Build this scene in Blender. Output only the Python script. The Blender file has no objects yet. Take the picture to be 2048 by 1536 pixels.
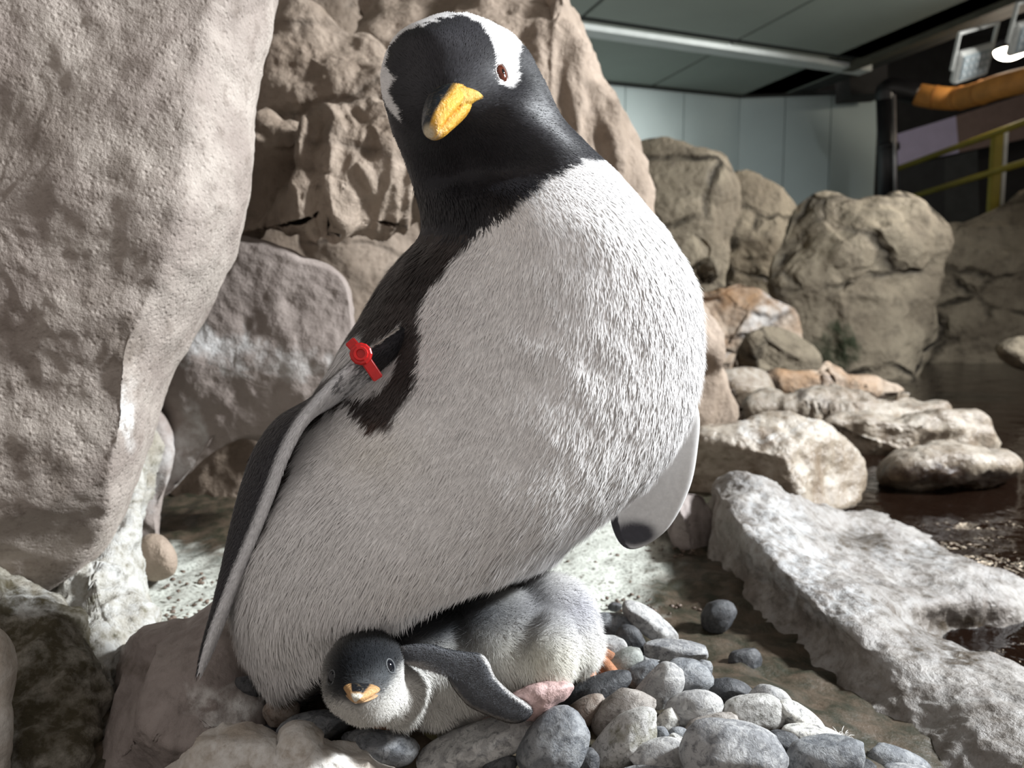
import bpy, math, random
import numpy as np
from mathutils import Vector

random.seed(7)
rng = np.random.default_rng(11)
scene = bpy.context.scene
COL = scene.collection

# ------------------------------------------------------------------ camera, world, lights, exposure
F = 1500.0                                   # focal length in pixels of the 2048 x 1536 frame
CAM = np.array([0.0, 0.0, 0.29])
PITCH = math.radians(-5.6)
FWD = np.array([0.0, math.cos(PITCH), math.sin(PITCH)])
UP = np.array([0.0, -math.sin(PITCH), math.cos(PITCH)])
RIGHT = np.array([1.0, 0.0, 0.0])

cam_data = bpy.data.cameras.new('camera')
cam = bpy.data.objects.new('camera', cam_data)
COL.objects.link(cam)
cam.location = CAM
cam.rotation_euler = (math.radians(90) + PITCH, 0, 0)
cam_data.sensor_width = 36.0
cam_data.lens = F / 2048 * 36.0
cam_data.clip_start = 0.02
cam_data.clip_end = 100
cam_data.dof.use_dof = True
cam_data.dof.focus_distance = 0.46
cam_data.dof.aperture_fstop = 10.0
scene.camera = cam

world = bpy.data.worlds.new('world')
scene.world = world
world.use_nodes = True
wn = world.node_tree.nodes['Background']
wn.inputs['Color'].default_value = (1.0, 0.93, 0.88, 1)
wn.inputs['Strength'].default_value = 0.47


def lamp(name, kind, loc, target, energy, color, **kw):
    d = bpy.data.lights.new(name, kind)
    d.energy = energy
    d.color = color
    for k, v in kw.items():
        setattr(d, k, v)
    o = bpy.data.objects.new(name, d)
    COL.objects.link(o)
    o.location = loc
    o.rotation_euler = (Vector(target) - Vector(loc)).to_track_quat('-Z', 'Y').to_euler()
    return o


# the row of floodlights seen at the upper right goes on along the pool, out of the picture on the right, under the ceiling
lamp('pool_floodlight_offscreen', 'AREA', (3.35, 0.75, 2.25), (0.1, 0.55, 0.2), 430, (0.93, 0.97, 1.0), size=0.45)
lamp('pool_floodlight_far_offscreen', 'SPOT', (4.1, 4.0, 2.25), (0.9, 5.5, 1.1), 620, (1.0, 0.97, 0.92), spot_size=math.radians(68), spot_blend=0.7, shadow_soft_size=0.15)

scene.view_settings.view_transform = 'Standard'
scene.view_settings.look = 'None'
scene.view_settings.gamma = 1.0
scene.view_settings.use_curve_mapping = False
scene.view_settings.exposure = 0.0


# ------------------------------------------------------------------ pixels to positions
def ray(px, py):
    px = np.asarray(px, float)
    py = np.asarray(py, float)
    return (RIGHT * ((px - 1024) / F)[..., None] + UP * ((768 - py) / F)[..., None] + FWD)


def P(px, py, d):
    return CAM + ray(px, py) * np.asarray(d, float)[..., None]


def onz(px, py, z):                           # where the ray meets the level z
    r = ray(px, py)
    return CAM + r * ((z - CAM[2]) / r[..., 2])[..., None]


def depth_onz(px, py, z):
    r = ray(px, py)
    return (z - CAM[2]) / r[..., 2]


def pix(v):
    q = np.asarray(v) - CAM
    d = q @ FWD
    return 1024 + F * (q @ RIGHT) / d, 768 - F * (q @ UP) / d, d


# ------------------------------------------------------------------ noise
def _h(ix, iy, iz, k):
    h = (ix.astype(np.int64) * 374761393 + iy.astype(np.int64) * 668265263 + iz.astype(np.int64) * 2147483647 + k * 1274126177) & 0xffffffff
    h = ((h ^ (h >> 13)) * 1274126177) & 0xffffffff
    h = ((h ^ (h >> 16)) * 2246822519) & 0xffffffff
    return ((h ^ (h >> 15)) & 0xffffff) / float(0xffffff)


def vnoise(p, k=0):                           # smooth value noise, -1..1
    i = np.floor(p).astype(np.int64)
    f = p - i
    u = f * f * f * (f * (f * 6 - 15) + 10)
    x, y, z = i[:, 0], i[:, 1], i[:, 2]
    r = 0
    for dx in (0, 1):
        wx = u[:, 0] if dx else 1 - u[:, 0]
        for dy in (0, 1):
            wy = u[:, 1] if dy else 1 - u[:, 1]
            for dz in (0, 1):
                wz = u[:, 2] if dz else 1 - u[:, 2]
                r = r + wx * wy * wz * _h(x + dx, y + dy, z + dz, k)
    return r * 2 - 1


ROT = np.array([[0.36, 0.48, -0.8], [-0.8, 0.6, 0.0], [0.48, 0.64, 0.6]])


def fbm(p, octaves=4, k=0, gain=0.5):
    p = np.asarray(p, float)
    a, r, t = 1.0, 0, 0
    for o in range(octaves):
        r = r + a * vnoise(p, k + o)
        t += a
        a *= gain
        p = p @ ROT * 2.03 + 7.1
    return r / t * 1.4


def ridge(p, octaves=4, k=0):
    a, r, t = 1.0, 0, 0
    for o in range(octaves):
        r = r + a * (1 - 2 * np.abs(vnoise(p, k + o)))
        t += a
        a *= 0.5
        p = p @ ROT * 2.03 + 3.7
    return r / t


def facet(p, k=0):                            # flat tilted planes meeting along edges
    i = np.floor(p).astype(np.int64)
    best = np.full(len(p), -1e9)
    for dx in (-1, 0, 1):
        for dy in (-1, 0, 1):
            for dz in (-1, 0, 1):
                c = i + np.array([dx, dy, dz])
                s = [_h(c[:, 0], c[:, 1], c[:, 2], k + q) for q in range(6)]
                seed = c + np.stack(s[:3], 1)
                n = np.stack(s[3:], 1) - 0.5
                d = ((p - seed) ** 2).sum(1)
                w = -d + 1.6 * ((p - seed) * n).sum(1)
                best = np.maximum(best, w)
    return best + 0.3


# ------------------------------------------------------------------ mesh helpers
def tagged(o, label=None, cat=None, group=None, kind=None):
    if label: o['label'] = label
    if cat: o['category'] = cat
    if group: o['group'] = group
    if kind: o['kind'] = kind
    return o


def link(name, me, mat=None, parent=None, **tags):
    o = bpy.data.objects.new(name, me)
    COL.objects.link(o)
    if mat is not None and me is not None and len(me.materials) == 0:
        me.materials.append(mat)
    if parent is not None:
        o.parent = parent
        o.matrix_parent_inverse = parent.matrix_world.inverted() if False else parent.matrix_basis.inverted()
    return tagged(o, **tags)


def empty(name, loc, **tags):
    o = bpy.data.objects.new(name, None)
    COL.objects.link(o)
    o.location = loc
    o.empty_display_size = 0.02
    return tagged(o, **tags)


def mesh_np(name, verts, polys, smooth=True, attrs=None):
    """polys: list of int arrays, each (m, k)."""
    me = bpy.data.meshes.new(name)
    verts = np.asarray(verts, np.float32)
    me.vertices.add(len(verts))
    me.vertices.foreach_set('co', verts.ravel())
    polys = [np.asarray(p, np.int32) for p in polys if len(p)]
    nl = sum(p.size for p in polys)
    npoly = sum(len(p) for p in polys)
    me.loops.add(nl)
    me.loops.foreach_set('vertex_index', np.concatenate([p.ravel() for p in polys]))
    me.polygons.add(npoly)
    sizes = np.concatenate([np.full(len(p), p.shape[1], np.int32) for p in polys])
    starts = np.concatenate([[0], np.cumsum(sizes)[:-1]]).astype(np.int32)
    me.polygons.foreach_set('loop_start', starts)
    me.polygons.foreach_set('loop_total', sizes)
    me.polygons.foreach_set('use_smooth', np.full(npoly, smooth, bool))
    for k, v in (attrs or {}).items():
        v = np.asarray(v, np.float32)
        if v.ndim == 1:
            a = me.attributes.new(k, 'FLOAT', 'POINT')
            a.data.foreach_set('value', v)
        else:
            a = me.attributes.new(k, 'FLOAT_COLOR', 'POINT')
            if v.shape[1] == 3:
                v = np.concatenate([v, np.ones((len(v), 1), np.float32)], 1)
            a.data.foreach_set('color', v.ravel())
    me.update(calc_edges=True)
    me.validate()
    return me


def grid_faces(nr, nc, wrap=False):
    r = np.arange(nr - 1)[:, None]
    c = np.arange(nc if wrap else nc - 1)[None, :]
    c2 = (c + 1) % nc
    return np.stack([r * nc + c, r * nc + c2, (r + 1) * nc + c2, (r + 1) * nc + c], -1).reshape(-1, 4)


def grid_normals(V, wrap=False):
    """V (nr, nc, 3) -> unit normals."""
    du = np.gradient(V, axis=0)
    if wrap:
        dv = (np.roll(V, -1, 1) - np.roll(V, 1, 1))
    else:
        dv = np.gradient(V, axis=1)
    n = np.cross(du, dv)
    return n / np.maximum(np.linalg.norm(n, axis=-1, keepdims=True), 1e-12)


def catmull(pts, n, closed=False):
    """resample rows of pts (k, m) to n rows with a Catmull-Rom spline (uniform)."""
    pts = np.asarray(pts, float)
    k = len(pts)
    t = np.linspace(0, k if closed else k - 1, n, endpoint=not closed)
    i = np.minimum(np.floor(t).astype(int), k - 1 if closed else k - 2)
    f = (t - i).reshape((-1,) + (1,) * (pts.ndim - 1))
    if closed:
        g = lambda j: pts[j % k]
    else:
        ext = np.concatenate([[2 * pts[0] - pts[1]], pts, [2 * pts[-1] - pts[-2]]])
        g = lambda j: ext[j + 1]
    p0, p1, p2, p3 = g(i - 1), g(i), g(i + 1), g(i + 2)
    return 0.5 * ((2 * p1) + (-p0 + p2) * f + (2 * p0 - 5 * p1 + 4 * p2 - p3) * f * f + (-p0 + 3 * p1 - 3 * p2 + p3) * f ** 3)


def arclen(pts, n, closed=True):
    q = np.concatenate([pts, pts[:1]]) if closed else pts
    s = np.concatenate([[0], np.cumsum(np.linalg.norm(np.diff(q, axis=0), axis=1))])
    t = np.linspace(0, s[-1], n, endpoint=not closed)
    return np.stack([np.interp(t, s, q[:, j]) for j in range(q.shape[1])], 1)


def stains_at(px, py, spots, seed, warp=26, ws=0.02):
    """soft irregular patches of dirt given as ellipses on the photographed face of a rock."""
    out = np.zeros(len(px))
    if not spots:
        return out
    q = np.stack([px * ws, py * ws, np.full(len(px), seed * 3.1)], 1)
    wx = fbm(q, 3, seed) * warp
    wy = fbm(q + 50, 3, seed + 9) * warp
    fine = fbm(q * 4, 3, seed + 5)
    for s in spots:
        cx, cy, rx, ry, a = s[:5]
        d = np.sqrt(((px + wx - cx) / rx) ** 2 + ((py + wy - cy) / ry) ** 2)
        out = np.maximum(out, a * np.clip((1.25 - d) * 1.8 + fine * 0.5, 0, 1))
    return out


def displace(V, N, layers, seed):
    d = np.zeros(len(V))
    for kind, sc, amp in layers:
        p = V * sc + seed * 1.37
        if kind == 'fbm':
            d += amp * fbm(p, 4, seed)
        elif kind == 'ridge':
            d += amp * ridge(p, 4, seed)
        elif kind == 'facet':
            w = np.stack([fbm(p * 0.7 + 9, 2, seed + 3), fbm(p * 0.7 + 31, 2, seed + 4), fbm(p * 0.7 + 57, 2, seed + 5)], 1)
            d += amp * facet(p + 0.25 * w, seed)
        elif kind == 'strata':
            q = p.copy()
            q[:, 0] *= 0.25
            q[:, 1] *= 0.4
            d += amp * ridge(q, 3, seed)
        elif kind == 'flute':
            q = p.copy()
            q[:, 2] *= 0.22
            d += amp * ridge(q, 3, seed)
    return V + N * d[:, None]


def blob(name, outline, dc, tf, tb, mat, seed=1, na=150, ns=90, e=0.8, layers=(), slope=(0, 0), white=(), dark=(), smooth_outline=True,
         center=None, parent=None, bumps=(), attrs=None, cuts=None, planes=(), **tags):
    """a solid rock whose outline follows the given pixels, dc metres away, tf / tb metres thick to the front / back."""
    o = np.asarray(outline, float)
    b = catmull(o, len(o) * 12, closed=True) if smooth_outline else o
    b = arclen(b, na)
    c = np.asarray(center, float) if center is not None else b.mean(0)
    t = np.linspace(0, math.pi, ns)
    s = np.sin(t) ** e
    s[0] = s[-1] = 0.0
    off = np.sign(np.cos(t)) * np.abs(np.cos(t)) ** e
    pxy = c + s[:, None, None] * (b[None] - c)
    px, py = pxy[..., 0], pxy[..., 1]
    th = np.where(off > 0, tf, tb)
    d = dc + slope[0] * (px - c[0]) / 1000 + slope[1] * (py - c[1]) / 1000 - (off * th)[:, None]
    for bx, by, br, ba in bumps:
        w = np.exp(-(((px - bx) ** 2 + (py - by) ** 2) / br ** 2))
        d = d - ba * w * (off > 0)[:, None]
    V = P(px, py, d)
    if cuts:                                  # flat broken faces
        rr = np.random.default_rng(seed * 13 + 1)
        B3 = np.stack([RIGHT, UP, -FWD])
        q = V.reshape(-1, 3) @ B3.T
        mid_ = (q.max(0) + q.min(0)) / 2
        half = (q.max(0) - q.min(0)) / 2
        q = (q - mid_) / half
        for _ in range(cuts[0]):
            nn = np.array([rr.normal() * 0.8, rr.normal() * 0.8, abs(rr.normal()) + 0.65]); nn /= np.linalg.norm(nn)
            pr_ = q @ nn
            ex = np.clip(pr_ - rr.uniform(cuts[1], cuts[2]) * pr_.max(), 0, None)
            q = q - nn * (ex * 0.92)[:, None]
        for nx_, ny_, nz_, fr0 in planes:
            nn = np.array([nx_, ny_, nz_], float); nn /= np.linalg.norm(nn)
            pr_ = q @ nn
            ex = np.clip(pr_ - fr0 * pr_.max(), 0, None)
            q = q - nn * ex[:, None]
        q = q / np.abs(q).max(0)
        V = ((q * half + mid_) @ B3).reshape(V.shape)
    N = grid_normals(V, True)
    cen = V.reshape(-1, 3).mean(0)
    if (N * (V - cen)).sum() < 0:
        N = -N
        flip = True
    else:
        flip = False
    N[0] = -FWD
    N[-1] = FWD
    Vf = displace(V.reshape(-1, 3), N.reshape(-1, 3), layers, seed)
    # poles: one vertex each
    Vg = Vf.reshape(ns, na, 3)
    Vg[0] = Vg[0].mean(0)
    Vg[-1] = Vg[-1].mean(0)
    body = Vg[1:-1].reshape(-1, 3)
    verts = np.concatenate([body, Vg[0, :1], Vg[-1, :1]])
    fq = grid_faces(ns - 2, na, True)
    n0 = len(body)
    j = np.arange(na)
    j2 = (j + 1) % na
    f0 = np.stack([np.full(na, n0), j2, j], 1)
    base = (ns - 3) * na
    f1 = np.stack([np.full(na, n0 + 1), base + j, base + j2], 1)
    # du x dv of the grid points outward when not flipped
    if flip:
        fq, f0, f1 = fq[:, ::-1], f0[:, ::-1], f1[:, ::-1]
    polys = [fq, f0, f1]
    qx, qy = px[1:-1].ravel(), py[1:-1].ravel()
    qx = np.concatenate([qx, [c[0], c[0]]])
    qy = np.concatenate([qy, [c[1], c[1]]])
    at = {'guano': stains_at(qx, qy, white, seed), 'dirt': stains_at(qx, qy, dark, seed + 40)}
    if attrs:
        at.update(attrs(qx, qy, verts))
    me = mesh_np(name, verts, polys, True, at)
    return link(name, me, mat, parent, **tags)


def sheet(name, ctrl, nr, nc, mat, seed=1, layers=(), white=(), dark=(), parent=None, flip=False, **tags):
    """a smooth sheet through a grid of 3D control points, with relief."""
    C = np.asarray(ctrl, float)
    A = catmull(C, nr)
    B = np.swapaxes(catmull(np.swapaxes(A, 0, 1), nc), 0, 1)
    N = grid_normals(B)
    if flip:
        N = -N
    V = displace(B.reshape(-1, 3), N.reshape(-1, 3), layers, seed)
    px, py, _ = pix(V)
    f = grid_faces(nr, nc)
    if flip:
        f = f[:, ::-1]
    me = mesh_np(name, V, [f], True, {'guano': stains_at(px, py, white, seed), 'dirt': stains_at(px, py, dark, seed + 40)})
    return link(name, me, mat, parent, **tags)


def box_mesh(name, size, bevel=0.0):
    import bmesh
    bm = bmesh.new()
    bmesh.ops.create_cube(bm, size=1.0)
    for v in bm.verts:
        v.co = Vector((v.co.x * size[0], v.co.y * size[1], v.co.z * size[2]))
    if bevel:
        bmesh.ops.bevel(bm, geom=bm.edges[:], offset=bevel, segments=2, affect='EDGES')
    me = bpy.data.meshes.new(name)
    bm.to_mesh(me)
    bm.free()
    return me


def tube_np(path, rad, n=16, cap=True, up=None):
    """path (k,3), rad scalar or (k,) -> verts, polys"""
    path = np.asarray(path, float)
    k = len(path)
    rad = np.broadcast_to(np.asarray(rad, float), (k,))
    T = np.gradient(path, axis=0)
    T /= np.linalg.norm(T, axis=1, keepdims=True)
    ref = np.array([0, 0, 1.0]) if up is None else np.asarray(up, float)
    if abs(T[0] @ ref) > 0.95:
        ref = np.array([1.0, 0, 0])
    A = np.cross(T, ref)
    A /= np.linalg.norm(A, axis=1, keepdims=True)
    B = np.cross(T, A)
    a = np.linspace(0, 2 * math.pi, n, endpoint=False)
    V = path[:, None] + rad[:, None, None] * (A[:, None] * np.cos(a)[None, :, None] + B[:, None] * np.sin(a)[None, :, None])
    V = V.reshape(-1, 3)
    polys = [grid_faces(k, n, True)]
    if cap:
        polys.append(np.arange(n)[None, ::-1])
        polys.append((np.arange(n) + (k - 1) * n)[None])
    return V, polys


# ------------------------------------------------------------------ materials
def new_mat(name):
    m = bpy.data.materials.new(name)
    m.use_nodes = True
    nt = m.node_tree
    b = nt.nodes['Principled BSDF']
    return m, nt, b


def N_(nt, kind, **kw):
    n = nt.nodes.new(kind)
    for k, v in kw.items():
        if k in n.inputs:
            n.inputs[k].default_value = v
        else:
            setattr(n, k, v)
    return n


def mixc(nt, fac, a, b):
    m = nt.nodes.new('ShaderNodeMix')
    m.data_type = 'RGBA'
    for s, v in (('Factor', fac), ('A', a), ('B', b)):
        sock = [i for i in m.inputs if i.name == s and (i.type == ('VALUE' if s == 'Factor' else 'RGBA'))][0]
        if hasattr(v, 'links') or hasattr(v, 'is_linked'):
            nt.links.new(v, sock)
        elif s == 'Factor':
            sock.default_value = v
        else:
            sock.default_value = (*v, 1) if len(v) == 3 else v
    return [o for o in m.outputs if o.type == 'RGBA'][0]


def ramp(nt, src, p0, p1):
    r = nt.nodes.new('ShaderNodeMapRange')
    r.inputs['From Min'].default_value = p0
    r.inputs['From Max'].default_value = p1
    nt.links.new(src, r.inputs['Value'])
    return r.outputs[0]


def mathn(nt, op, a, b=None):
    n = nt.nodes.new('ShaderNodeMath')
    n.operation = op
    for i, v in enumerate((a, b)):
        if v is None: continue
        if hasattr(v, 'is_linked'):
            nt.links.new(v, n.inputs[i])
        else:
            n.inputs[i].default_value = v
    return n.outputs[0]


def noise(nt, co, scale, detail=6, rough=0.6, dist=0.0):
    n = nt.nodes.new('ShaderNodeTexNoise')
    n.inputs['Scale'].default_value = scale
    n.inputs['Detail'].default_value = detail
    n.inputs['Roughness'].default_value = rough
    n.inputs['Distortion'].default_value = dist
    nt.links.new(co, n.inputs['Vector'])
    return n.outputs['Fac']


def rock_mat(name, light, mid, dark, scale=6.0, speck=0.5, guano=(0.78, 0.77, 0.75), dirt=(0.06, 0.045, 0.035), rough=0.75, bump=0.5, fine=220.0,
             top_white=0.0, spec=0.3, pits=0.35, crack=0.0):
    m, nt, b = new_mat(name)
    co = nt.nodes.new('ShaderNodeTexCoord').outputs['Object']
    n1 = noise(nt, co, scale, 8, 0.62, 0.4)
    n2 = noise(nt, co, scale * 4.3, 6, 0.65)
    n3 = noise(nt, co, fine, 4, 0.7)
    c = mixc(nt, ramp(nt, n1, 0.38, 0.62), mid, light)
    c = mixc(nt, mathn(nt, 'MULTIPLY', ramp(nt, n2, 0.52, 0.72), speck), c, dark)
    c = mixc(nt, mathn(nt, 'MULTIPLY', ramp(nt, n3, 0.58, 0.75), speck * 0.7), c, dark)
    if crack:
        warp = nt.nodes.new('ShaderNodeTexNoise'); warp.inputs['Scale'].default_value = scale * 0.9; warp.inputs['Detail'].default_value = 4
        nt.links.new(co, warp.inputs['Vector'])
        wsc = nt.nodes.new('ShaderNodeVectorMath'); wsc.operation = 'MULTIPLY_ADD'
        nt.links.new(warp.outputs['Color'], wsc.inputs[0]); wsc.inputs[1].default_value = (0.7 / scale,) * 3
        st = nt.nodes.new('ShaderNodeVectorMath'); st.operation = 'MULTIPLY'; st.inputs[1].default_value = (0.7, 1.0, 1.5)
        nt.links.new(co, st.inputs[0]); nt.links.new(st.outputs[0], wsc.inputs[2])
        vc = nt.nodes.new('ShaderNodeTexVoronoi'); vc.feature = 'DISTANCE_TO_EDGE'; vc.inputs['Scale'].default_value = scale * 0.55
        nt.links.new(wsc.outputs[0], vc.inputs['Vector'])
        ck_ = mathn(nt, 'MULTIPLY', ramp(nt, vc.outputs['Distance'], 0.05, 0.0), mathn(nt, 'MULTIPLY', ramp(nt, n1, 0.42, 0.58), crack))
        c = mixc(nt, ck_, c, tuple(x * 0.45 for x in dark))
    g = nt.nodes.new('ShaderNodeAttribute'); g.attribute_name = 'guano'
    h = nt.nodes.new('ShaderNodeAttribute'); h.attribute_name = 'dirt'
    dfac = mathn(nt, 'MULTIPLY', h.outputs['Fac'], ramp(nt, n2, 0.25, 0.55))
    c = mixc(nt, dfac, c, dirt)
    gf = g.outputs['Fac']
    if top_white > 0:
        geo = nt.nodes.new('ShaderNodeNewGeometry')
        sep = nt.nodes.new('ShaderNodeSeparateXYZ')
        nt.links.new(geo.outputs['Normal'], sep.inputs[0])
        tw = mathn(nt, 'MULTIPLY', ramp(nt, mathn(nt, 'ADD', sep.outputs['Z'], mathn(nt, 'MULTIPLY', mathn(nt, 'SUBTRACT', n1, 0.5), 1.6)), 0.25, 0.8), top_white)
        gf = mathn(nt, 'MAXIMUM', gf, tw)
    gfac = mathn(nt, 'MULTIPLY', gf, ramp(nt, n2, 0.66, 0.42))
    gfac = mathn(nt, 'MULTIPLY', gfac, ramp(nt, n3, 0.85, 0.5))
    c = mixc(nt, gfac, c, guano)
    nt.links.new(c, b.inputs['Base Color'])
    b.inputs['Roughness'].default_value = rough
    b.inputs['Specular IOR Level'].default_value = spec
    vor = nt.nodes.new('ShaderNodeTexVoronoi')
    vor.inputs['Scale'].default_value = fine * 0.55
    nt.links.new(co, vor.inputs['Vector'])
    hgt = mathn(nt, 'ADD', mathn(nt, 'MULTIPLY', n3, 0.5), mathn(nt, 'MULTIPLY', n2, 1.2))
    hgt = mathn(nt, 'ADD', hgt, mathn(nt, 'MULTIPLY', ramp(nt, vor.outputs['Distance'], 0.0, 0.4), pits))
    if crack:
        hgt = mathn(nt, 'SUBTRACT', hgt, mathn(nt, 'MULTIPLY', ck_, 2.5))
    bp = nt.nodes.new('ShaderNodeBump')
    bp.inputs['Strength'].default_value = bump
    bp.inputs['Distance'].default_value = 0.9 / fine
    nt.links.new(hgt, bp.inputs['Height'])
    nt.links.new(bp.outputs[0], b.inputs['Normal'])
    return m


def plain(name, col, rough=0.6, metal=0.0, var=0.15, scale=8.0, emit=None, spec=0.5, bump=0.0, trans=0.0):
    m, nt, b = new_mat(name)
    co = nt.nodes.new('ShaderNodeTexCoord').outputs['Object']
    n1 = noise(nt, co, scale, 5, 0.6)
    d = tuple(x * (1 - var) for x in col)
    l = tuple(min(1, x * (1 + var)) for x in col)
    nt.links.new(mixc(nt, ramp(nt, n1, 0.35, 0.65), d, l), b.inputs['Base Color'])
    b.inputs['Roughness'].default_value = rough
    b.inputs['Metallic'].default_value = metal
    b.inputs['Specular IOR Level'].default_value = spec
    if trans:
        b.inputs['Transmission Weight'].default_value = trans
    if emit:
        b.inputs['Emission Color'].default_value = (*emit[:3], 1)
        b.inputs['Emission Strength'].default_value = emit[3]
    if bump:
        bp = nt.nodes.new('ShaderNodeBump')
        bp.inputs['Strength'].default_value = bump
        bp.inputs['Distance'].default_value = 0.001
        nt.links.new(noise(nt, co, scale * 6, 4, 0.6), bp.inputs['Height'])
        nt.links.new(bp.outputs[0], b.inputs['Normal'])
    return m


def coat_mat(name, rough=0.55, spec=0.35, sheen=0.0, vary=0.2, sub=0.0, scale=300):
    """colour comes from the plumage pattern stored on the mesh."""
    m, nt, b = new_mat(name)
    a = nt.nodes.new('ShaderNodeAttribute'); a.attribute_name = 'col'
    co = nt.nodes.new('ShaderNodeTexCoord').outputs['Object']
    n = noise(nt, co, scale, 3, 0.6)
    v = mathn(nt, 'ADD', mathn(nt, 'MULTIPLY', n, vary * 2), 1 - vary)
    mul = nt.nodes.new('ShaderNodeVectorMath'); mul.operation = 'SCALE'
    nt.links.new(a.outputs['Color'], mul.inputs[0])
    nt.links.new(v, mul.inputs['Scale'])
    nt.links.new(mul.outputs[0], b.inputs['Base Color'])
    b.inputs['Roughness'].default_value = rough
    b.inputs['Specular IOR Level'].default_value = spec
    if sheen:
        b.inputs['Sheen Weight'].default_value = sheen
        b.inputs['Sheen Roughness'].default_value = 0.4
    return m


M = {}
M['boulder'] = rock_mat('pale_boulder_rock', (0.46, 0.405, 0.36), (0.31, 0.262, 0.232), (0.15, 0.118, 0.095), scale=11, speck=0.65, fine=330, bump=0.9, dirt=(0.15, 0.12, 0.095), pits=0.35)
M['slope'] = rock_mat('guano_rock', (0.45, 0.43, 0.38), (0.30, 0.27, 0.22), (0.09, 0.085, 0.05), scale=14, speck=0.8, fine=160, dirt=(0.06, 0.048, 0.024), bump=0.7, guano=(0.50, 0.50, 0.48))
M['mauve'] = rock_mat('mauve_rock', (0.36, 0.31, 0.29), (0.26, 0.22, 0.205), (0.13, 0.105, 0.09), scale=14, speck=0.4, fine=240, dirt=(0.085, 0.063, 0.045), bump=0.45, rough=0.6)
M['crust'] = rock_mat('white_crust_rock', (0.64, 0.61, 0.57), (0.44, 0.38, 0.32), (0.22, 0.18, 0.14), scale=30, speck=0.35, fine=300, bump=0.5, rough=0.6)
M['cave'] = rock_mat('cave_rock', (0.33, 0.265, 0.21), (0.215, 0.165, 0.125), (0.085, 0.062, 0.044), scale=7, speck=0.5, fine=90, dirt=(0.07, 0.05, 0.034), bump=0.6, crack=0.5)
M['cave2'] = rock_mat('cave_mauve_rock', (0.305, 0.26, 0.235), (0.235, 0.195, 0.175), (0.12, 0.095, 0.078), scale=6, speck=0.3, fine=90, dirt=(0.07, 0.05, 0.034), bump=0.4, guano=(0.60, 0.59, 0.58))
M['tan'] = rock_mat('tan_rock', (0.36, 0.285, 0.225), (0.24, 0.185, 0.14), (0.10, 0.072, 0.052), scale=7, speck=0.5, fine=80, dirt=(0.08, 0.056, 0.038), bump=0.6)
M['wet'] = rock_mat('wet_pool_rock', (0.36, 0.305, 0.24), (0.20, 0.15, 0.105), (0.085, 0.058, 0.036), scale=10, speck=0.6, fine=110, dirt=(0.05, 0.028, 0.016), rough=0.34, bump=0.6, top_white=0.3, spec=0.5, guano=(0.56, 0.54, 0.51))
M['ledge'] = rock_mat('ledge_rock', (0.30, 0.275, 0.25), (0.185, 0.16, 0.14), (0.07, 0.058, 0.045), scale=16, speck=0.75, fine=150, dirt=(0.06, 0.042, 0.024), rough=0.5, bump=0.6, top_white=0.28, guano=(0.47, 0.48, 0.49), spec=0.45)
M['far'] = rock_mat('far_rock', (0.27, 0.225, 0.16), (0.165, 0.133, 0.093), (0.05, 0.038, 0.027), scale=3.0, speck=0.6, fine=26, dirt=(0.03, 0.036, 0.016), bump=0.8, crack=0.9)
M['far_orange'] = rock_mat('far_orange_rock', (0.46, 0.37, 0.29), (0.33, 0.20, 0.11), (0.10, 0.06, 0.036), scale=4.5, speck=0.6, fine=34, bump=0.6, guano=(0.6, 0.58, 0.56), crack=0.8)

# ------------------------------------------------------------------ the hall behind
m_ceil = plain('ceiling_panel_paint', (0.28, 0.325, 0.29), 0.7, var=0.05, scale=1.5)
m_seam = plain('dark_seam', (0.03, 0.035, 0.033), 0.8)
m_beam = plain('ceiling_beam_paint', (0.58, 0.63, 0.62), 0.6, var=0.06)
m_wall = plain('pale_teal_wall', (0.50, 0.61, 0.61), 0.55, var=0.04, scale=1.2)
m_void = plain('unlit_passage_dark', (0.03, 0.029, 0.028), 0.9)  # passage is dark for lack of light; that shade sits in this base colour
m_black = plain('black_pipe_paint', (0.012, 0.012, 0.014), 0.35)
m_yellow = plain('yellow_rail_paint', (0.27, 0.22, 0.02), 0.5, var=0.1)
m_orange = plain('orange_duct_foam', (0.55, 0.24, 0.05), 0.7, var=0.2, scale=6)
m_lilac = plain('lilac_panel', (0.62, 0.58, 0.80), 0.6, var=0.05)
m_brownw = plain('dim_brown_wall', (0.26, 0.19, 0.165), 0.7, var=0.1)
m_grey = plain('grey_metal', (0.55, 0.57, 0.56), 0.5)
m_lens = plain('floodlight_lens', (0.34, 0.40, 0.43), 0.25, var=0.2, scale=60)
m_glow = plain('lit_lamp_glass', (1, 0.95, 0.85), 0.4, emit=(1.0, 0.88, 0.7, 30.0))
m_door = plain('dark_grey_panel', (0.05, 0.055, 0.055), 0.7)

ZC = 2.34
from math import atan2


def slab(name, pts, thick, mat, parent=None, direction=(0, 0, 1), **tags):
    """flat polygon pts (k,3) pushed out by thick along direction."""
    p = np.asarray(pts, float)
    d = np.asarray(direction, float) * thick
    k = len(p)
    v = np.concatenate([p, p + d])
    j = np.arange(k)
    j2 = (j + 1) % k
    polys = [np.arange(k)[None], (np.arange(k)[::-1] + k)[None], np.stack([j2, j, j + k, j2 + k], 1)]
    return link(name, mesh_np(name, v, polys, False), mat, parent, **tags)


ceil = empty('ceiling', (2.0, 5.0, ZC), kind='structure', label='grey green panelled ceiling above the pool')
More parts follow.
